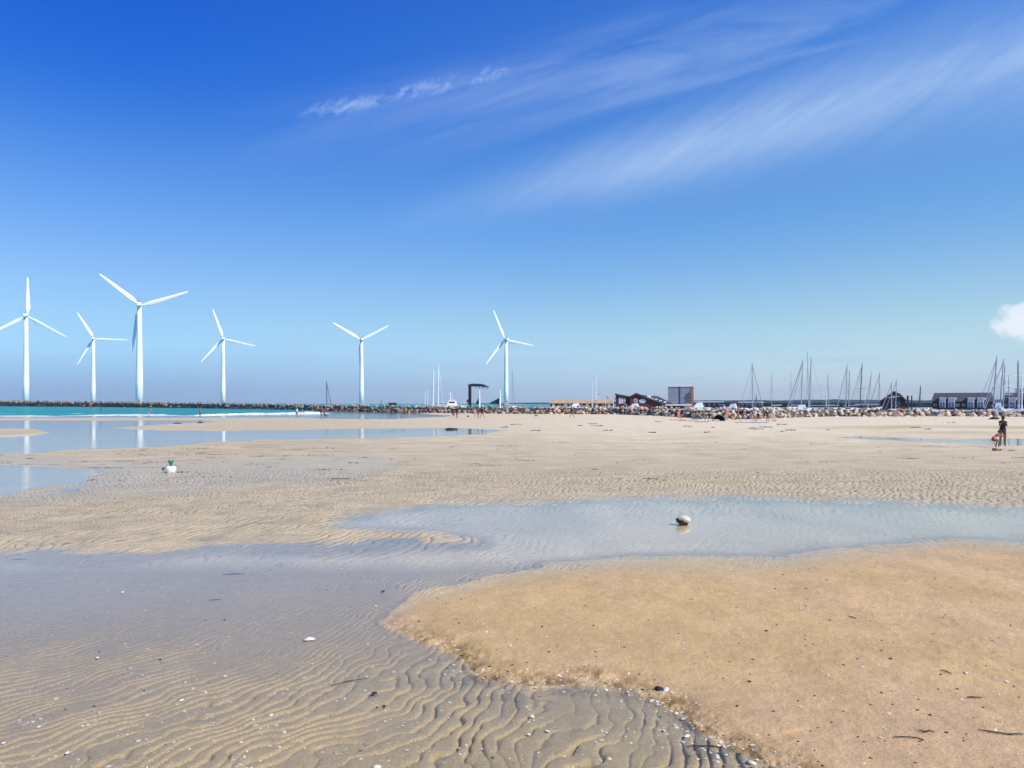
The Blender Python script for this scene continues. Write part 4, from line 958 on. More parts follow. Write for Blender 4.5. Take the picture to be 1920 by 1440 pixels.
def crane():
    d = 222; p = W(881, HZ, d); p.z = .8; t = empty('harbour_crane', p, 'dark gallows crane with curved ragged boom standing behind the rock mole', 'crane'); q = lambda x, y: loc(x, y, d, 881, th=0)
    dm = mat('black_steel', (.012, .014, .02), .6); m = MB()
    zt = q(881, 721)[1]; w = 2.6 * d / F
    for sx in (-1, 1):
        for sy in (-1, 1): m.box((sx * w * .75 - .13, sy * .4 - .13, 0), (sx * w * .75 + .13, sy * .4 + .13, zt))
    k = 0; zz = .2
    while zz < zt - .6:
        s = 1 if k % 2 else -1; m.tube([(-s * w * .75, -.4, zz), (s * w * .75, -.4, zz + .6)], .1, 6); m.tube([(-s * w * .75, .4, zz), (s * w * .75, .4, zz + .6)], .1, 6); zz += .6; k += 1
    m.box((-w * .6, -.3, 0), (w * .5, .3, zt * .97)); m.build('post', dm, t)
    m = MB(); pts = [(878, 722.5), (886, 721), (895, 721), (904, 721.6), (911, 723.5), (917, 726.5)]
    m.tube([(q(*a)[0], 0, q(*a)[1]) for a in pts], [.30, .27, .25, .24, .2, .12], 8)
    m.tube([(q(a, b + 2.4)[0], .0, q(a, b + 2.4)[1]) for a, b in pts[:-1]], [.2, .16, .16, .15, .12], 8); bo = m.build('boom', dm, t)
    m = MB()
    for a, b, l in ((890, 723, 4), (894.5, 723, 5.5), (900, 723, 6), (905, 724, 5.5), (909, 724, 5), (914, 726, 4.5)):
        p0 = q(a, b); p1 = q(a - 2.4, b + l); m.tube([(p0[0], 0, p0[1]), (p1[0], 0, p1[1])], [.16, .05], 6)
    m.build('boom_fins', dm, bo)
    m = MB(); a = q(879, 752); m.box((a[0] - .6, -.5, a[1] - .45), (a[0] + .3, .5, a[1] + .4)); m.build('winch', dm, t)
crane()
def kiosk():
    d = F * H / (772.8 - HZ) + 4; t0 = W(736, 759.5, d); t = empty('lookout_shelter', t0, 'small dark flat shelter on top of the rock mole, left of masts', 'shelter'); k = d / F
    m = MB(); m.prism([(-6 * k, -.3), (6 * k, -.3), (6.4 * k, 2.6 * k), (-6.4 * k, 2.6 * k)], -.8, .8); m.build('wall', darkwood, t)
    m = MB(); m.box((-8 * k, -1, 2.6 * k + .003), (8 * k, 1, 4.4 * k)); m.build('roof', slate, t)
    p = W(714.5, 760, d); t = empty('beacon_post', p, 'thin dark beacon post with small white lamp on the mole', 'post'); m = MB(); m.tube([(0, 0, -.4), (0, 0, 11 * k)], .09, 8); m.build('shaft', alu_dark, t)
    m = MB(); m.ball((-2.6 * k, 0, 9.5 * k), .13); m.tube([(-2.6 * k, 0, 9.5 * k), (0, 0, 9.2 * k)], .03, 6); m.build('lamp', whitep, t)
kiosk()
def flag(px, ytop, d, label, fw=5, fh=4.2, droop=.35):
    p = W(px, HZ, d); p.z = .6; t = empty('flagpole', p, label, 'flagpole', 'flagpoles by the restaurant'); k = d / F; zt = (HZ - ytop) * k + H - .6
    m = MB(); m.tube([(0, 0, 0), (0, 0, zt)], [.09, .05], 8); m.build('pole', alu_pale, t)
    nx, nz = 10, 7; V = []; 
    for i in range(nx):
        for j in range(nz):
            x = i / (nx - 1) * fw * k; z = zt - .1 - j / (nz - 1) * fh * k - droop * x * (i / (nx - 1)); V.append((x, .12 * math.sin(i * 1.1 + j * .3), z))
    me = bpy.data.meshes.new('flag'); me.from_pydata(V, [], [(i * nz + j, i * nz + j + 1, (i + 1) * nz + j + 1, (i + 1) * nz + j) for i in range(nx - 1) for j in range(nz - 1)]); me.update()
    me.materials.append(redm); me.materials.append(whitep)
    for f in me.polygons:
        i, j = divmod(f.index, nz - 1)
        if i == 3 or j in (2, 3) and False or j == 3: f.material_index = 1
    o = link('flag', me, None, t); sm = o.modifiers.new('solid', 'SOLIDIFY'); sm.thickness = .02
flag(1135.5, 742, 200, 'flagpole with red flag with white cross left of the restaurant')
flag(1150, 744, 202, 'flagpole with red flag hard against the left restaurant wall')
flag(1121, 737, 260, 'short pale flagpole with small flag right of the tall pale masts', 2.5, 2.5)

# ------------------------------------------------------------------ people
skin_m = mat('skin_tan', (.25, .125, .08), .55, var=.08, scale=8); skin_l = mat('skin_light', (.52, .31, .22), .55, var=.08, scale=8)
skin_d = mat('skin_brown', (.17, .075, .045), .5, var=.08, scale=8); hair_d = mat('hair_dark', (.02, .014, .01), .6, var=.3, scale=30); hair_b = mat('hair_blond', (.34, .22, .09), .6, var=.3, scale=30)
CL = {n: mat('cloth_' + n, c, .85, var=.18, scale=12) for n, c in dict(navy=(.012, .016, .04), black=(.014, .014, .016), white=(.72, .72, .70), red=(.55, .05, .04), pink=(.62, .20, .20), blue=(.05, .12, .38), teal=(.05, .25, .27),
      green=(.06, .22, .09), plum=(.10, .045, .06), orange=(.60, .22, .05), grey=(.22, .22, .23), yellow=(.65, .48, .12)).items()}
def skin_mesh(name, verts, edges, radii, root=0, sub=1):
    me = bpy.data.meshes.new(name); me.from_pydata([tuple(v) for v in verts], edges, []); o = bpy.data.objects.new(name, me); COL.objects.link(o)
    md = o.modifiers.new('s', 'SKIN'); md.use_smooth_shade = True
    sv = me.skin_vertices[0].data
    for i, r in enumerate(radii): sv[i].radius = r if hasattr(r, '__len__') else (r, r); sv[i].use_root = (i == root)
    ss = o.modifiers.new('u', 'SUBSURF'); ss.levels = sub; ss.render_levels = sub
    bpy.context.view_layer.update(); dg = bpy.context.evaluated_depsgraph_get()
    m2 = bpy.data.meshes.new_from_object(o.evaluated_get(dg)); m2.name = name; bpy.data.objects.remove(o); bpy.data.meshes.remove(me)
    m2.materials.clear(); return m2
def person(pos, h, face, label, lean=0, legs=((0, 0, .06), (0, 0, .06)), arms=((0, .15, .15), (0, .15, .15)), sk=None, hair=None, top=None, bottom='navy', headtilt=0.0, sub=1, detail=False, sink=0.0, longhair=False, group='people on the beach', inward=0.0, girth=1.0):
    """face: heading in degrees (0 = towards the camera, 90 = to the right). legs: (thigh fwd, knee bend, spread); arms: (fwd, out, elbow bend)"""
    s = h / 1.74; sk = sk or skin_m; hair = hair or hair_d
    D = math.radians; V, E, Rr = [], [], []
    def add(p, r, par=None):
        V.append(Vector(p)); Rr.append(r); i = len(V) - 1
        if par is not None: E.append((par, i))
        return i
    L = D(lean); td = Vector((0, -math.sin(L), math.cos(L))); tn = Vector((0, -math.cos(L), -math.sin(L)))
    pel = add((0, 0, 0), (.15, .115)); wa = add(td * .17, (.125, .095), pel); ch = add(td * .36, (.155, .115), wa); nk0 = add(td * .50, (.10, .075), ch); nk = add(td * .565, (.052, .055), nk0)
    HL = D(lean * .6 + headtilt); hd = Vector((0, -math.sin(HL), math.cos(HL)))
    c0 = V[nk]; h1 = add(c0 + hd * .075, (.068, .078), nk); h2 = add(c0 + hd * .15, (.078, .094), h1); h3 = add(c0 + hd * .225, (.05, .062), h2)
    J = {}
    for sgn, (tf, kb, sp) in zip((-1, 1), legs):
        a = D(tf); b = D(tf - kb); hip = add((sgn * .095, 0, -.04), (.098, .10), pel)
        kd = Vector((sgn * math.sin(sp), -math.sin(a) * math.cos(sp), -math.cos(a) * math.cos(sp))); mid = add(V[hip] + kd * .2, .082, hip); kn = add(V[hip] + kd * .42, .055, mid)
        sd_ = Vector((sgn * math.sin(sp) * .5, -math.sin(b), -math.cos(b))).normalized(); cf = add(V[kn] + sd_ * .13, .054, kn); an = add(V[kn] + sd_ * .41, .034, cf)
        he = add(V[an] + Vector((0, .02, -.045)), .034, an); toe = add(V[an] + Vector((sgn * .02, -.15, -.055)), (.034, .022), an); J['L', sgn] = (hip, mid, kn, an)
    for sgn, (af, ao, eb) in zip((-1, 1), arms):
        a = D(af); o_ = ao; sh = add(V[nk0] + Vector((sgn * .150, 0, -.03)), .056, nk0)
        ud = Vector((sgn * math.sin(o_), -math.sin(a) * math.cos(o_), -math.cos(a) * math.cos(o_))); el = add(V[sh] + ud * .28, .036, sh)
        f = a + eb; inn = inward
        fd = Vector((sgn * math.sin(o_) * .6 - sgn * inn, -math.sin(f), -math.cos(f))).normalized(); wr = add(V[el] + fd * .24, .025, el)
        pa = add(V[wr] + fd * .07, (.036, .018), wr); J['A', sgn] = (sh, el, wr, pa, fd)
        if not detail: add(V[pa] + fd * .08, (.026, .013), pa)
    Rr = [tuple(q * (girth if i not in (h1, h2, h3) else 1) for q in (r if hasattr(r, '__len__') else (r, r))) for i, r in enumerate(Rr)]
    zmin = min(v.z for v in V) - .03 + sink / s
    me = skin_mesh('person', [v * s for v in V], E, [tuple(q * s for q in (r if hasattr(r, '__len__') else (r, r))) for r in Rr], 0, sub)
    bits = MB()
    nose = hd.cross(Vector((1, 0, 0))).normalized(); nose = nose if nose.y < 0 else -nose
    hc = c0 + hd * .15
    bits.ball((hc + nose * .098 - hd * .01) * s, (.012 * s, .016 * s, .022 * s), 8, 6)
    for sgn in (-1, 1): bits.ball((hc + Vector((sgn * .082, 0, 0)) * 1 - hd * .01) * s, (.012 * s, .02 * s, .032 * s), 8, 6)
    if detail:
        bits.ball((hc + nose * .086 - hd * .055) * s, (.026 * s, .01 * s, .008 * s), 8, 6)
        for sgn in (-1, 1):
            sh, el, wr, pa, fd = J['A', sgn]; side = fd.cross(Vector((0, 0, 1))).normalized() if abs(fd.z) < .95 else Vector((1, 0, 0)); nrm = fd.cross(side).normalized()
            for q in range(4):
                b0 = V[pa] + fd * .02 + side * (-.028 + .0185 * q); ln = (.066, .078, .074, .058)[q]
                bits.tube([b0 * s, (b0 + fd * ln * .5 + nrm * .006) * s, (b0 + fd * ln + nrm * .026) * s], [.0095 * s, .009 * s, .007 * s], 7)
            t0 = V[wr] + fd * .035 + side * -.028; bits.tube([t0 * s, (t0 + fd * .025 - side * .028) * s, (t0 + fd * .055 - side * .032) * s], [.011 * s, .010 * s, .008 * s], 7)
    bm = bmesh.new(); bm.from_mesh(me); tmp = bits.mesh('x'); bm.from_mesh(tmp); bm.to_mesh(me); bm.free(); bpy.data.meshes.remove(tmp)
    o = link('person', me, sk, smooth=True); o.location = Vector(pos) + Vector((0, 0, -zmin * s)); o.rotation_euler = (0, 0, D(face)); tag(o, label, 'person', group)
    def sub_skin(name, ids, edges, grow, mt):
        grow = [(a * girth, b * girth) for a, b in grow]; mm = skin_mesh(name, [V[i] * s if not isinstance(i, tuple) else (V[i[0]].lerp(V[i[1]], i[2])) * s for i in ids], edges, grow, 0, 1); return link(name, mm, mt, o, smooth=True)
    r = lambda a, b: (a * s, b * s)
    bt = CL[bottom]; l, rr = J['L', -1], J['L', 1]
    sub_skin('shorts', [pel, (pel, wa, .45), l[0], (l[0], l[1], .95), rr[0], (rr[0], rr[1], .95)], [(0, 1), (0, 2), (2, 3), (0, 4), (4, 5)], [r(.168, .132), r(.145, .112), r(.112, .115), r(.10, .10), r(.112, .115), r(.10, .10)], bt)
    if top:
        la, ra = J['A', -1], J['A', 1]
        sub_skin('top', [wa, (pel, wa, .3), ch, nk0, la[0], (la[0], la[1], .5), ra[0], (ra[0], ra[1], .5)], [(0, 1), (0, 2), (2, 3), (3, 4), (4, 5), (3, 6), (6, 7)], [r(.142, .112), r(.15, .12), r(.172, .132), r(.108, .085), r(.072, .072), r(.056, .056), r(.072, .072), r(.056, .056)], CL[top])
    hb = MB(); cc = (hc + hd * .03 - nose * .022) * s; hb.ball(cc, (.096 * s, .105 * s, .105 * s), 14, 10)
    if longhair: hb.tube([cc, (hc - nose * .10 - hd * .06) * s, (hc - nose * .10 - hd * .2) * s], [.07 * s, .06 * s, .02 * s], 10)
    hb.build('hair', hair, o, smooth=True)
    if detail:
        eb_ = MB()
        for sgn in (-1, 1): eb_.ball((hc + nose * .086 + Vector((sgn * .03, 0, 0)) + hd * .012) * s, (.012 * s, .009 * s, .007 * s), 8, 6)
        eb_.build('eyes', hair_d, o)
    return o
ST = ((0, 2, .06), (0, 2, .06)); WALK = ((24, 8, .02), (-16, 22, .02)); BEND = ((12, 15, .08), (8, 12, .08)); CROUCH = ((105, 130, .2), (95, 125, .2)); SIT = ((85, 20, .15), (90, 55, .15))
DOWN = ((5, .14, .25), (0, .14, .2)); UP = ((150, .5, .6), (160, .45, .5)); REACH = ((70, .1, .2), (60, .1, .3)); HIPS = ((-15, .55, 1.2), (-15, .55, 1.2))
# the close pair by the small channel
person(G(1880, 838), 1.56, -25, 'adult in dark navy swimwear standing over the pink-shirted child, head bowed', 9, ((6, 10, .045), (-4, 5, .045)), ((38, .10, 1.5), (30, .12, 1.9)), skin_d, hair_d, 'navy', 'plum', 28, 2, True, inward=.35, girth=1.14, group='family by the small channel', longhair=True)
person(G(1862, 840), 1.12, 78, 'small child in pink shirt bending over to dig, beside the standing adult', 48, ((75, 88, .16), (62, 80, .16)), ((70, .12, .15), (60, .12, .2)), skin_d, hair_d, 'pink', 'red', -20, 1, True, group='family by the small channel')
# waders and swimmers
person(G(375.5, 782.3), 1.72, 10, 'tanned bather standing at the water edge with both arms raised', 0, ST, UP, skin_m, hair_d, None, 'black')
person(P(170, 776), 1.75, 20, 'bather waist-deep in turquoise water, leftmost of the two near the left foam', 0, ST, HIPS, skin_m, hair_d, 'pink', 'black', sink=-.9 + .0)
person(P(190, 776), 1.70, -60, 'bather deep in turquoise water, right of the waist-deep one', 15, ST, DOWN, skin_m, hair_d, 'black', 'black')
person(P(278, 779.5), 1.65, 70, 'bather leaning forward in the foam below the largest turbine', 48, BEND, REACH, skin_l, hair_d, None, 'black')
person(G(556.5, 782), 1.74, 160, 'person in white shirt and dark shorts at the surf end', 5, ST, DOWN, skin_m, hair_b, 'white', 'black')
person(G(564, 782), .95, 150, 'small child beside the white-shirted person at the surf end', 5, ST, DOWN, skin_l, hair_b, 'white', 'orange')
person(G(602, 783), 1.62, 60, 'person in plum top leaning toward the crouching bather in shallow water', 25, WALK, REACH, skin_m, hair_d, 'plum', 'black')
person(G(611, 784.5), 1.65, -70, 'bather crouching low in shallow water left of the fifth turbine', 30, CROUCH, REACH, skin_m, hair_d, 'black', 'black')
person(G(753, 783.5), 1.70, 40, 'wader in teal top, left one of the two walking below the shelter', 12, WALK, DOWN, skin_m, hair_d, 'teal', 'black')
person(G(759, 783), 1.66, -20, 'wader in green top, right one of the two walking below the shelter', 5, ST, DOWN, skin_m, hair_d, 'green', 'black')
person(G(767, 781), 1.20, 10, 'fair-skinned child in orange just right of the two waders', 0, ST, DOWN, skin_l, hair_b, 'orange', 'orange')
person(G(848, 782), 1.66, 80, 'person in dark clothes crouching on sand below the fishing boat', 35, CROUCH, REACH, skin_m, hair_d, 'black', 'black')
person(G(857, 785), 1.76, -30, 'person in black standing beside the crouching one below the fishing boat', 8, ST, HIPS, skin_m, hair_d, 'black', 'plum')
person(G(890, 784), 1.35, 0, 'slim child standing left of the dark-clad pair below the crane', 0, ST, DOWN, skin_l, hair_b, None, 'red')
person(G(896.5, 785), 1.76, 30, 'left adult of the dark-clad pair standing below the crane', 10, ST, HIPS, skin_m, hair_d, 'plum', 'black')
person(G(904.5, 785), 1.78, -35, 'right adult of the dark-clad pair, one leg forward, below the crane', 5, WALK, DOWN, skin_m, hair_d, 'black', 'navy')
person(G(1072.5, 784.5), 1.74, -60, 'lone walker all in black striding left below the tan-roofed sheds', 8, WALK, ((25, .1, .3), (-22, .1, .2)), skin_m, hair_d, 'black', 'black')
CR = 'crowd resting below the rock mole'
person(G(1363, 790), 1.72, 25, 'standing sunbather in pink, leftmost upright figure of the crowd by the rocks', 2, ST, DOWN, skin_l, hair_b, 'pink', 'pink', group=CR)
person(G(1374, 790), 1.60, -15, 'standing sunbather in white top in the middle of the crowd', 2, ST, HIPS, skin_m, hair_d, 'white', 'red', group=CR)
person(G(1384, 791), 1.78, 60, 'tall tanned man in red shorts standing in the crowd by the rocks', 0, WALK, UP, skin_m, hair_d, None, 'red', group=CR)
person(G(1300, 792), 1.70, 15, 'sitting sunbather in teal between red towels and the navy tent', 10, SIT, REACH, skin_m, hair_d, 'teal', 'black', group=CR)
person(G(1330, 792), 1.70, -40, 'sitting sunbather in black leaning back left of the navy tent', -12, SIT, ((-40, .3, .1), (-40, .3, .1)), skin_m, hair_d, 'black', 'black', group=CR)
person(G(1407, 792), 1.66, 40, 'sitting sunbather in blue right of the standing crowd', 5, SIT, REACH, skin_l, hair_d, 'blue', 'blue', group=CR)
person(G(1422, 792), 1.66, -50, 'sitting sunbather in plum between the blue-clad sitter and the bending man', 10, SIT, DOWN, skin_m, hair_d, 'plum', 'black', group=CR)
person(G(1440, 792), 1.76, -80, 'man in black bending far forward at the right end of crowd', 55, BEND, REACH, skin_m, hair_d, 'black', 'black', group=CR)
person(G(1450, 791), 1.68, 0, 'fair sunbather standing alone at the right end of the crowd', 0, ST, DOWN, skin_l, hair_b, 'white', 'yellow', group=CR)
person(G(1272, 789), 1.66, 20, 'sitting sunbather in orange on the long red towel', 5, SIT, DOWN, skin_l, hair_b, 'orange', 'red', group=CR)

# ------------------------------------------------------------------ things on the beach
def towel(px, py, w, l, m, label, rz=0):
    t = G(px, py); b = MB(); n = 12; V = []
    for i in range(n):
        for j in range(6): V.append(((i / (n - 1) - .5) * w, (j / 5 - .5) * l, .03 + .018 * math.sin(i * 1.9 + j * 1.3)))
    me = bpy.data.meshes.new('beach_towel'); me.from_pydata(V, [], [(i * 6 + j, (i + 1) * 6 + j, (i + 1) * 6 + j + 1, i * 6 + j + 1) for i in range(n - 1) for j in range(5)]); me.update()
    o = link('beach_towel', me, m); o.location = t; o.rotation_euler = (0, .0, rz); md = o.modifiers.new('solid', 'SOLIDIFY'); md.thickness = .02
    tag(o, label, 'towel', 'towels spread below the rock mole')
towel(1270, 789.5, 2.0, 1.0, CL['red'], 'red towel under the orange-clad sunbather, left of the crowd', .1)
towel(1288, 790.5, 1.9, .9, CL['pink'], 'pink towel on pale sand right of the red towel', -.1)
towel(1316, 793, 1.6, .9, CL['green'], 'green towel on pale sand between the teal and black sitters', .2)
towel(1395, 794, 1.9, .9, CL['grey'], 'grey towel on pale sand in front of the standing crowd', 0)
towel(1425, 794.5, 1.8, .9, CL['blue'], 'blue towel on pale sand in front of the plum-clad sitter', .1)
def beach_tent(px, py, m, label, w=1.5, hh=.8):
    t = empty('beach_tent', G(px, py), label, 'beach tent'); b = MB(); n = 9; m_ = 8; V = []
    for i in range(n):
        a = math.pi * i / (n - 1)
        for j in range(m_):
            q = j / (m_ - 1); V.append((-math.cos(a) * w / 2 * (1 - .3 * q), -.5 + q * 1.3, math.sin(a) * hh * (1 - .75 * q * q)))
    b.poly(V, [(i * m_ + j, (i + 1) * m_ + j, (i + 1) * m_ + j + 1, i * m_ + j + 1) for i in range(n - 1) for j in range(m_ - 1)]); o = b.build('canopy', m, t); md = o.modifiers.new('s', 'SOLIDIFY'); md.thickness = .02
    b = MB(); b.tube([(-math.cos(math.pi * i / 12) * w / 2, -.52, math.sin(math.pi * i / 12) * hh) for i in range(13)], .015, 6); b.build('pole', alu, t)
    b = MB(); b.box((-w / 2, -.5, .01), (w / 2, .7, .03)); b.build('groundsheet', CL['grey'], t)
beach_tent(1346, 791, CL['navy'], 'navy blue beach tent shell standing among the crowd by the rocks')
beach_tent(1306, 787.5, CL['white'], 'white beach tent with open front left of the navy one', 1.3, .75)

# white tub with green funnel lid (left, on the wet flat)
def tub():
    t = empty('sand_bucket', G(320.5, 887), 'white round tub with green toy stuck in top, on wet flat', 'bucket'); b = MB(); wp = mat('white_plastic', (.82, .82, .80), .35)
    prof = [(.13, 0), (.15, .03), (.17, .11), (.165, .15), (.14, .19), (.10, .205)]; n = 24
    for r, z in prof:
        for j in range(n): a = 2 * math.pi * j / n; b.v.append((r * math.cos(a), r * .8 * math.sin(a), z))
    for i in range(len(prof) - 1):
        for j in range(n): b.f.append((i * n + j, i * n + (j + 1) % n, (i + 1) * n + (j + 1) % n, (i + 1) * n + j))
    b.f.append(tuple((len(prof) - 1) * n + j for j in range(n))); b.build('body', wp, t, smooth=True)
    b = MB(); gp = mat('green_plastic', (.0, .20, .09), .4)
    b.tube([(0, 0, .205), (0, 0, .30), (-.01, 0, .36)], [.03, .06, .085], 14); b.tube([(-.03, 0, .33), (-.075, 0, .41)], [.035, .02], 8); b.tube([(.03, 0, .33), (.09, 0, .40)], [.035, .015], 8); b.build('green_toy', gp, t)
    b = MB(); b.tube([(-.19, 0, .13), (-.26, -.03, .15), (-.27, -.03, .10), (-.20, 0, .06)], .014, 8); b.ball((-.235, -.04, .13), .03); b.build('handle', darkwood, t)
tub()

def stone(px, py, r, m, label, name='stone', seed=1, flat=.7, sub=4, sinkz=.3, group=None, rz=0):
    r = r * (.75 if py > 1000 else 1); g_ = G(px, py); g_.z = max(g_.z, 0.0)
    bm = bmesh.new(); bmesh.ops.create_icosphere(bm, subdivisions=sub, radius=1)
    co = np.array([v.co[:] for v in bm.verts]); rng = np.random.default_rng(seed)
    for k in range(9):       # chip flat facets off
        nrm = rng.normal(size=3); nrm /= np.linalg.norm(nrm); dd = rng.uniform(.52, .80); q = co @ nrm - dd; co -= np.clip(q, 0, None)[:, None] * nrm * .9
    co += (.035 * fbm(co[:, 0] * 3 + co[:, 2] * 2, co[:, 1] * 3 - co[:, 2], 4, seed))[:, None] * co
    for v, c in zip(bm.verts, co): v.co = Vector(c) * r; v.co.z *= flat
    me = bpy.data.meshes.new(name); bm.to_mesh(me); bm.free()
    o = link(name, me, m, smooth=(seed != 5)); o.location = g_ + Vector((0, 0, r * flat * sinkz)); o.rotation_euler = (0, 0, rz); return tag(o, label, name.replace('_', ' '), group)
def two_tone(name, a, b_, nx, ny, nz, th):
    m = bpy.data.materials.new(name); m.use_nodes = True; nt = m.node_tree; g = N(nt); b = nt.nodes['Principled BSDF']
    tc = g.node('ShaderNodeTexCoord').outputs['Object']; dt = g.node('ShaderNodeVectorMath', operation='DOT_PRODUCT'); g.put(dt.inputs[0], tc); dt.inputs[1].default_value = (nx, ny, nz)
    f = g.m('ADD', dt.outputs['Value'], g.m('MULTIPLY', g.m('SUBTRACT', g.noise(tc, 14, 4), .5), .05)); c = g.mix(g.ramp(f, th, th + .025), b_, a)
    c = g.mix(1.0, c, g.mix(g.noise(tc, 40, 4, .7), (.75, .75, .75), (1.15, 1.15, 1.15)), 'MULTIPLY'); g.put(b.inputs['Base Color'], c); b.inputs['Roughness'].default_value = .8
    bn = g.node('ShaderNodeBump'); bn.inputs['Distance'].default_value = .01; g.put(bn.inputs['Height'], g.noise(tc, 30, 5)); nt.links.new(bn.outputs[0], b.inputs['Normal']); return m
stone(1280.5, 983, .155, two_tone('painted_shade_stone', (.62, .54, .42), (.035, .03, .024), .45, .1, .9, -.005), 'pale stone with shade painted dark on its left underside standing in the big pool', 'stone', 5, .78, 4, .42)  # sunlit top right and shaded lower left are put into the colour
kelp = mat('dark_seaweed', (.030, .028, .016), .6, var=.4, scale=20)
shellm = mat('bleached_shell', (.74, .69, .58), .5, var=.2, scale=60)
peb = mat('dark_pebble', (.05, .045, .04), .5, var=.3, scale=40)

def shell_obj(px, py, w, label, m=shellm, rz=None, name='seashell', tilt=.25):
    w *= .8; g_ = G(px, py); g_.z = max(g_.z, -.004); b = MB(); n = 14; rings = 5
    for i in range(rings):
        q = (i + 1) / rings
        for j in range(n):
            a = 2 * math.pi * j / n; rr = q * (1 + .06 * math.cos(7 * a)) * (1 if math.sin(a) > -.6 else .82); b.v.append((rr * math.cos(a) * w / 2, rr * math.sin(a) * w * .38, w * .20 * (1 - q * q)))
    b.v.append((0, 0, w * .21)); T = len(b.v) - 1
    for i in range(rings - 1):
        for j in range(n): b.f.append((i * n + j, (i + 1) * n + j, (i + 1) * n + (j + 1) % n, i * n + (j + 1) % n))
    for j in range(n): b.f.append((T, j, (j + 1) % n))
    o = b.build(name, m, smooth=True); o.location = g_ + Vector((0, 0, .004)); o.rotation_euler = (random.uniform(-tilt, tilt), random.uniform(-tilt, tilt), rz if rz is not None else random.uniform(0, 6)); md = o.modifiers.new('s', 'SOLIDIFY'); md.thickness = .0025
    return tag(o, label, name.replace('_', ' '), 'seashells on the sand flat')
shell_obj(580, 1199, .15, 'largest pale shell, lying flat on the grey flat left of the bank tip', rz=.1, tilt=.08)
shell_obj(340, 1313, .05, 'bright white shell on the ripples in a small cluster, lower left', rz=.5)
shell_obj(126, 1411, .042, 'white shell on rippled sand close to the lower left corner')
shell_obj(73, 1363, .036, 'small white shell on a ripple crest above the corner shell')
shell_obj(7, 1393, .036, 'white shell at the left picture edge on rippled sand')
shell_obj(182, 1233, .05, 'pale shell on smooth wet sand left of centre, left half')
shell_obj(998, 1343, .055, 'flat white shell on grey ripples below the brown bank edge')
shell_obj(1026, 1371, .05, 'white shell lowest of the pair below the bank edge')
shell_obj(992, 1377, .04, 'round white shell left of the pair below the bank edge')
shell_obj(707, 1438, .07, 'white shell cut by the bottom picture edge, left of centre')
shell_obj(1248, 1301, .09, 'white shell in the dark notch of the brown bank edge')
shell_obj(1222, 1316, .05, 'small white shell under the dark notch of the bank')
shell_obj(1410, 1432, .075, 'white shell among broken shells where bank meets bottom edge')
shell_obj(1288, 1380, .07, 'white shell half buried in the brown bank edge at lower right')
shell_obj(1810, 1271, .06, 'white shell on ochre sand at the right side')
shell_obj(1553, 1274, .035, 'small white shell in the middle of the ochre bank')
shell_obj(422, 1268, .045, 'oval white shell on wet sand below the largest pale shell')
shell_obj(508, 1341, .045, 'white shell on ripples at lower centre left')
shell_obj(705, 1136, .05, 'small pale shell by the dark pebble near the bank tip')
shell_obj(230, 1110, .055, 'small bright shell in the shallow grey water at left')
shell_obj(912, 1191, .05, 'white shell on the pinkish left end of the bank')
shell_obj(957, 1218, .05, 'oval white shell on ochre sand above the bank edge')

def weed(px, py, pts, r, label, m=kelp, name='seaweed_strand'):
    g_ = G(px, py); b = MB(); b.tube([(x, y, .004 + r * .6) for x, y in pts], [r * .75 * (1 if 0 < i < len(pts) - 1 else .5) for i in range(len(pts))], 7)
    o = b.build(name, m, smooth=True); o.location = g_ + Vector((0, 0, .003)); return tag(o, label, 'seaweed', 'seaweed strands on the sand')
weed(1880, 1388, [(-.13, .06), (-.07, .035), (-.02, .01), (.03, -.01), (.08, -.005), (.14, -.01)], .006, 'long dark seaweed strand on ochre sand near the right edge')
weed(1707, 1396, [(-.10, .02), (-.03, .02), (.04, .005), (.07, -.03), (.03, -.05)], .005, 'hooked dark seaweed strand on ochre sand left of the long one')
weed(1735, 1383, [(-.04, .02), (-.01, -.01), (.03, .01), (.06, -.01)], .007, 'crinkled dark seaweed bit above the hooked strand')
weed(1600, 1165, [(-.03, .04), (0, .01), (.01, -.04)], .008, 'small curved seaweed bit on the upper ochre bank')
weed(1775, 1271, [(-.03, .05), (.01, .02), (.02, -.04)], .007, 'small curved seaweed bit left of the right-hand shell')
weed(1825, 1319, [(-.05, 0), (0, .005), (.06, -.01)], .008, 'short straight seaweed bit above the long dark strand')
weed(1320, 1402, [(-.12, 0), (-.04, .01), (.05, .005), (.14, -.02)], .006, 'thin dark strand on grey sand at the bank foot')
weed(435, 1075, [(-.12, -.03), (-.04, 0), (.05, .02), (.15, .04)], .007, 'thin dark strand lying in the shallow grey water at left')
weed(660, 1275, [(-.14, -.12), (-.02, -.02), (.14, .05)], .005, 'faint curved strand above the dark leaf clump')
weed(35, 1048, [(-.09, -.03), (0, .01), (.09, .03)], .007, 'short dark strand at the far left of the grey shallows')
weed(402, 1124, [(-.06, -.02), (0, .01), (.07, .02)], .006, 'short dark strand in the middle of the grey shallows')
stone(702, 1300, .032, kelp, 'dark clump of leafy seaweed on the grey ripples', 'seaweed_clump', 9, .35, 3, .2)
stone(720, 1325, .022, peb, 'small dark pebble just below the leafy seaweed clump', 'pebble', 10, .6, 3, .3)
stone(718, 1109, .035, peb, 'dark pebble at the water edge above the bank tip', 'pebble', 11, .5, 3, .3)
stone(1437, 1190, .028, peb, 'darkest pebble on the upper left of the ochre bank', 'pebble', 12, .5, 3, .3)
stone(1412, 1244, .022, peb, 'dark pebble on the ochre bank below the darkest one', 'pebble', 13, .5, 3, .3)
stone(1670, 1243, .022, peb, 'dark pebble on the middle right of the ochre bank', 'pebble', 14, .5, 3, .3)
stone(1236, 1299, .05, kelp, 'dark weed lump in the notch of the brown bank edge', 'seaweed_clump', 15, .6, 3, .3)
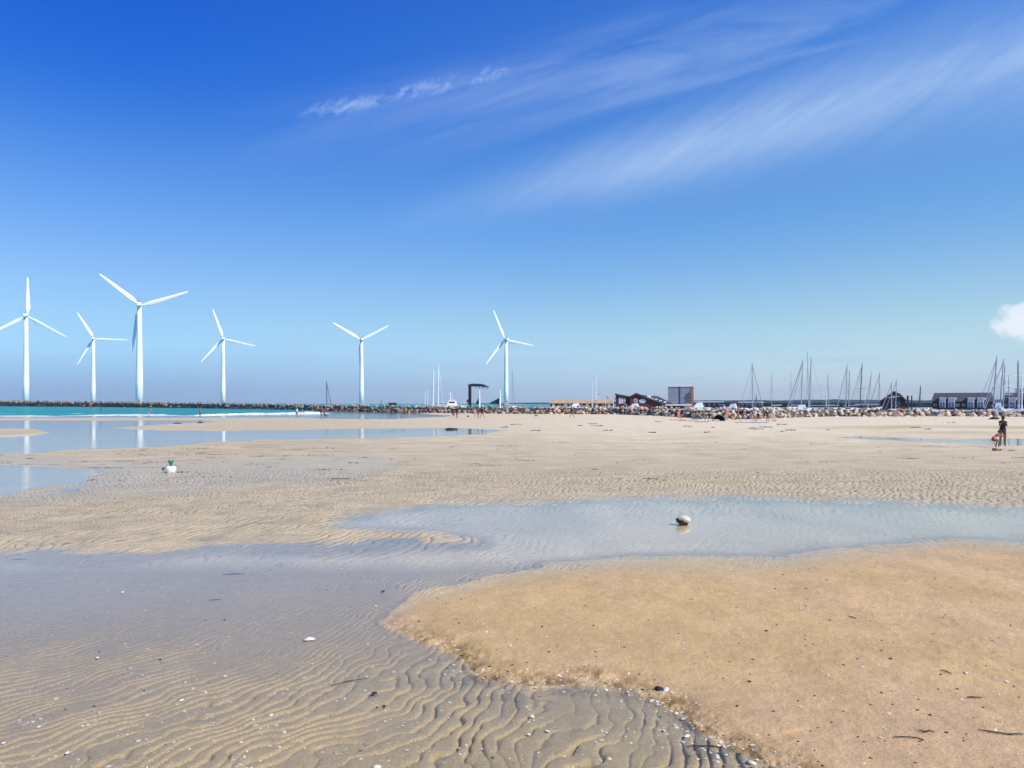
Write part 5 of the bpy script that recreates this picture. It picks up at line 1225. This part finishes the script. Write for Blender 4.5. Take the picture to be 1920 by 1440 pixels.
stone(1005, 781, .40, peb, 'small dark rock on far sand right of the rightmost turbine', 'stone', 16, .45, 3, .2)
stone(878, 782, .30, peb, 'small dark rock on far sand between the two dark-clad groups', 'stone', 17, .6, 3, .3)
stone(848, 805.5, .62, kelp, 'long dark weed mound at the far edge of the blue pool', 'seaweed_clump', 18, .22, 3, .3)
stone(375, 793.5, .35, kelp, 'dark weed lump on the far sandbar below the raised-arm bather', 'seaweed_clump', 19, .35, 3, .3)
stone(333, 794.5, .5, kelp, 'dark flat weed patch left of the weed lump on the sandbar', 'seaweed_clump', 20, .18, 3, .3)
stone(1862, 788, .75, kelp, 'olive dark mound on white sand behind the standing adult', 'seaweed_clump', 21, .35, 3, .3)

# toys on the sand in front of the child
def toys():
    S_ = .72
    t = tt_ = empty('toy_truck', G(1870, 846), 'orange and yellow toy with dark front lying on sand before the child', 'toy'); b = MB(); b.box((-.16, -.07, .04), (.25, .07, .10)); b.box((-.16, -.07, .10), (-.02, .07, .18)); b.build('body', CL['orange'], t, bevel=.01)
    b = MB(); b.box((.0, -.08, .101), (.30, .08, .15)); b.build('tray', CL['yellow'], t, bevel=.01)
    for x in (-.1, .17):
        b = MB(); b.tube([(x, -.09, .045), (x, .09, .045)], .045, 14); b.build('wheel', peb, t)
    b = MB(); b.ball((-.24, 0, .08), (.10, .09, .09)); b.build('front_ball', peb, t); tt_.scale = (S_, S_, S_)
    t = empty('toy_spade', G(1898, 846), 'dark and yellow spade lying on sand to the right of the orange toy', 'toy'); b = MB(); b.tube([(-.2, 0, .03), (.08, 0, .03)], .014, 8); b.build('handle', CL['black'], t)
    b = MB(); b.poly([(.07, -.05, .015), (.22, -.06, .02), (.27, 0, .02), (.22, .06, .02), (.07, .05, .015), (.07, -.05, .05), (.22, -.06, .035), (.27, 0, .03), (.22, .06, .035), (.07, .05, .05)], [(4, 3, 2, 1, 0), (5, 6, 7, 8, 9), (0, 1, 6, 5), (1, 2, 7, 6), (2, 3, 8, 7), (3, 4, 9, 8), (4, 0, 5, 9)]); b.build('blade', CL['yellow'], t)
toys()

# ---- uncountable: shell grit, weed crumbs
def scatter(name, label, cat, m, n, gen, size, flat, seed, nv=7):
    rng = np.random.default_rng(seed); pp = gen(rng, n); X, Y, Z, A = terrain(pp[:, :1], pp[:, 1:2]); V, Fc = [], []; k = 0
    for i in range(len(pp)):
        s = size(rng, Y[i, 0]); el = rng.uniform(.5, 1.0); a0 = rng.uniform(0, 6.28); zz = max(Z[i, 0], -.03)
        tilt = rng.uniform(-.35, .35)
        for j in range(nv):
            a = a0 + 2 * math.pi * j / nv; r = s * rng.uniform(.75, 1.1); x, y = r * math.cos(a), r * el * math.sin(a)
            ca, sa = math.cos(a0 * 3), math.sin(a0 * 3); V.append((X[i, 0] + x * ca - y * sa, Y[i, 0] + x * sa + y * ca, zz + s * .08 + tilt * x))
        V.append((X[i, 0], Y[i, 0], zz + s * (flat + .08)))
        for j in range(nv): Fc.append((k + j, k + (j + 1) % nv, k + nv))
        k += nv + 1
    me = np_mesh(name, V, Fc); o = link(name, me, m); tag(o, label, cat, kind='stuff')
def gen_shell(rng, n):
    px = rng.uniform(-380, 2300, n * 6); py = 1050 + (rng.uniform(0, 1, n * 6) ** .75) * 420
    sm = sdpoly(px, py, MOUND, 1.6); cl = np.clip(.28 + 1.5 * fbm(px / 60, py / 30, 3, 5), 0, 1)
    w = cl * np.where(sm > 25, .12, .55) + .9 * np.exp(-(sm / 34) ** 2) * (py > 1200) * (px > 800); keep = rng.uniform(0, 1, n * 6) < w
    return np.stack([px, py], 1)[keep][:n]
scatter('shell_fragments', 'white broken shell grit strewn over the near sand flat', 'shell fragments', shellm, 2600, gen_shell, lambda r, d: (.005 + .015 * r.uniform() ** 4) * (.75 + .06 * d), .35, 3)
def gen_crumb(rng, n):
    px = rng.uniform(-380, 2300, n * 6); py = 1030 + (rng.uniform(0, 1, n * 6) ** .85) * 440
    sm = sdpoly(px, py, MOUND, 1.6); w = np.where(sm > 0, .35, .06) + .8 * np.exp(-(sm / 30) ** 2) * (py > 1230) * (px > 820); keep = rng.uniform(0, 1, n * 6) < w
    return np.stack([px, py], 1)[keep][:n]
scatter('weed_crumbs', 'dark crumbs of dried seaweed strewn over the near bank', 'seaweed crumbs', kelp, 1200, gen_crumb, lambda r, d: (.0035 + .013 * r.uniform() ** 4) * (.75 + .05 * d), .5, 4, 6)
def gen_streak(rng, n):
    out = []
    while len(out) < n:
        cx, cy = rng.uniform(-200, 2100), rng.uniform(830, 905)
        if cy < 842 and cx < 350: continue
        if rng.uniform() > (.9 if cx < 700 else .25): continue
        if cy > 872 and rng.uniform() < .7: continue
        L = 4 + 50 * rng.uniform() ** 2; k = int(L * rng.uniform(.4, 1.4))
        for i in range(k): out.append((cx + rng.normal() * L * .4, cy + rng.normal() * .35 + .0))
    return np.array(out[:n])
scatter('seaweed_streaks', 'dark streaks of seaweed washed up across the far flat', 'seaweed', kelp, 2600, gen_streak, lambda r, d: r.uniform(.018, .055), .12, 6, 6)
def gen_far(rng, n):
    out = []
    while len(out) < n:
        cx, cy = rng.uniform(900, 2200), rng.uniform(791, 812); L = rng.uniform(6, 26)
        for i in range(int(L)): out.append((cx + rng.uniform(-L, L) * .5, cy + rng.normal() * .25))
    return np.array(out[:n])
scatter('wrack_line', 'thin dark lines of dried weed on the upper beach', 'seaweed', kelp, 420, gen_far, lambda r, d: r.uniform(.06, .2), .15, 8, 6)

# ------------------------------------------------------------------ haze
def haze():
    b = MB(); b.box((-8200, -320, -1.75), (8200, 8200, 150)); m = bpy.data.materials.new('haze_air'); m.use_nodes = True; nt = m.node_tree; nt.nodes.clear()
    v = nt.nodes.new('ShaderNodeVolumePrincipled'); v.inputs['Color'].default_value = (.72, .86, 1, 1); v.inputs['Density'].default_value = .00007; v.inputs['Anisotropy'].default_value = .1
    o = nt.nodes.new('ShaderNodeOutputMaterial'); nt.links.new(v.outputs[0], o.inputs['Volume']); tag(b.build('haze', m), 'thin pale sea haze filling the air', 'haze', kind='stuff')
haze()
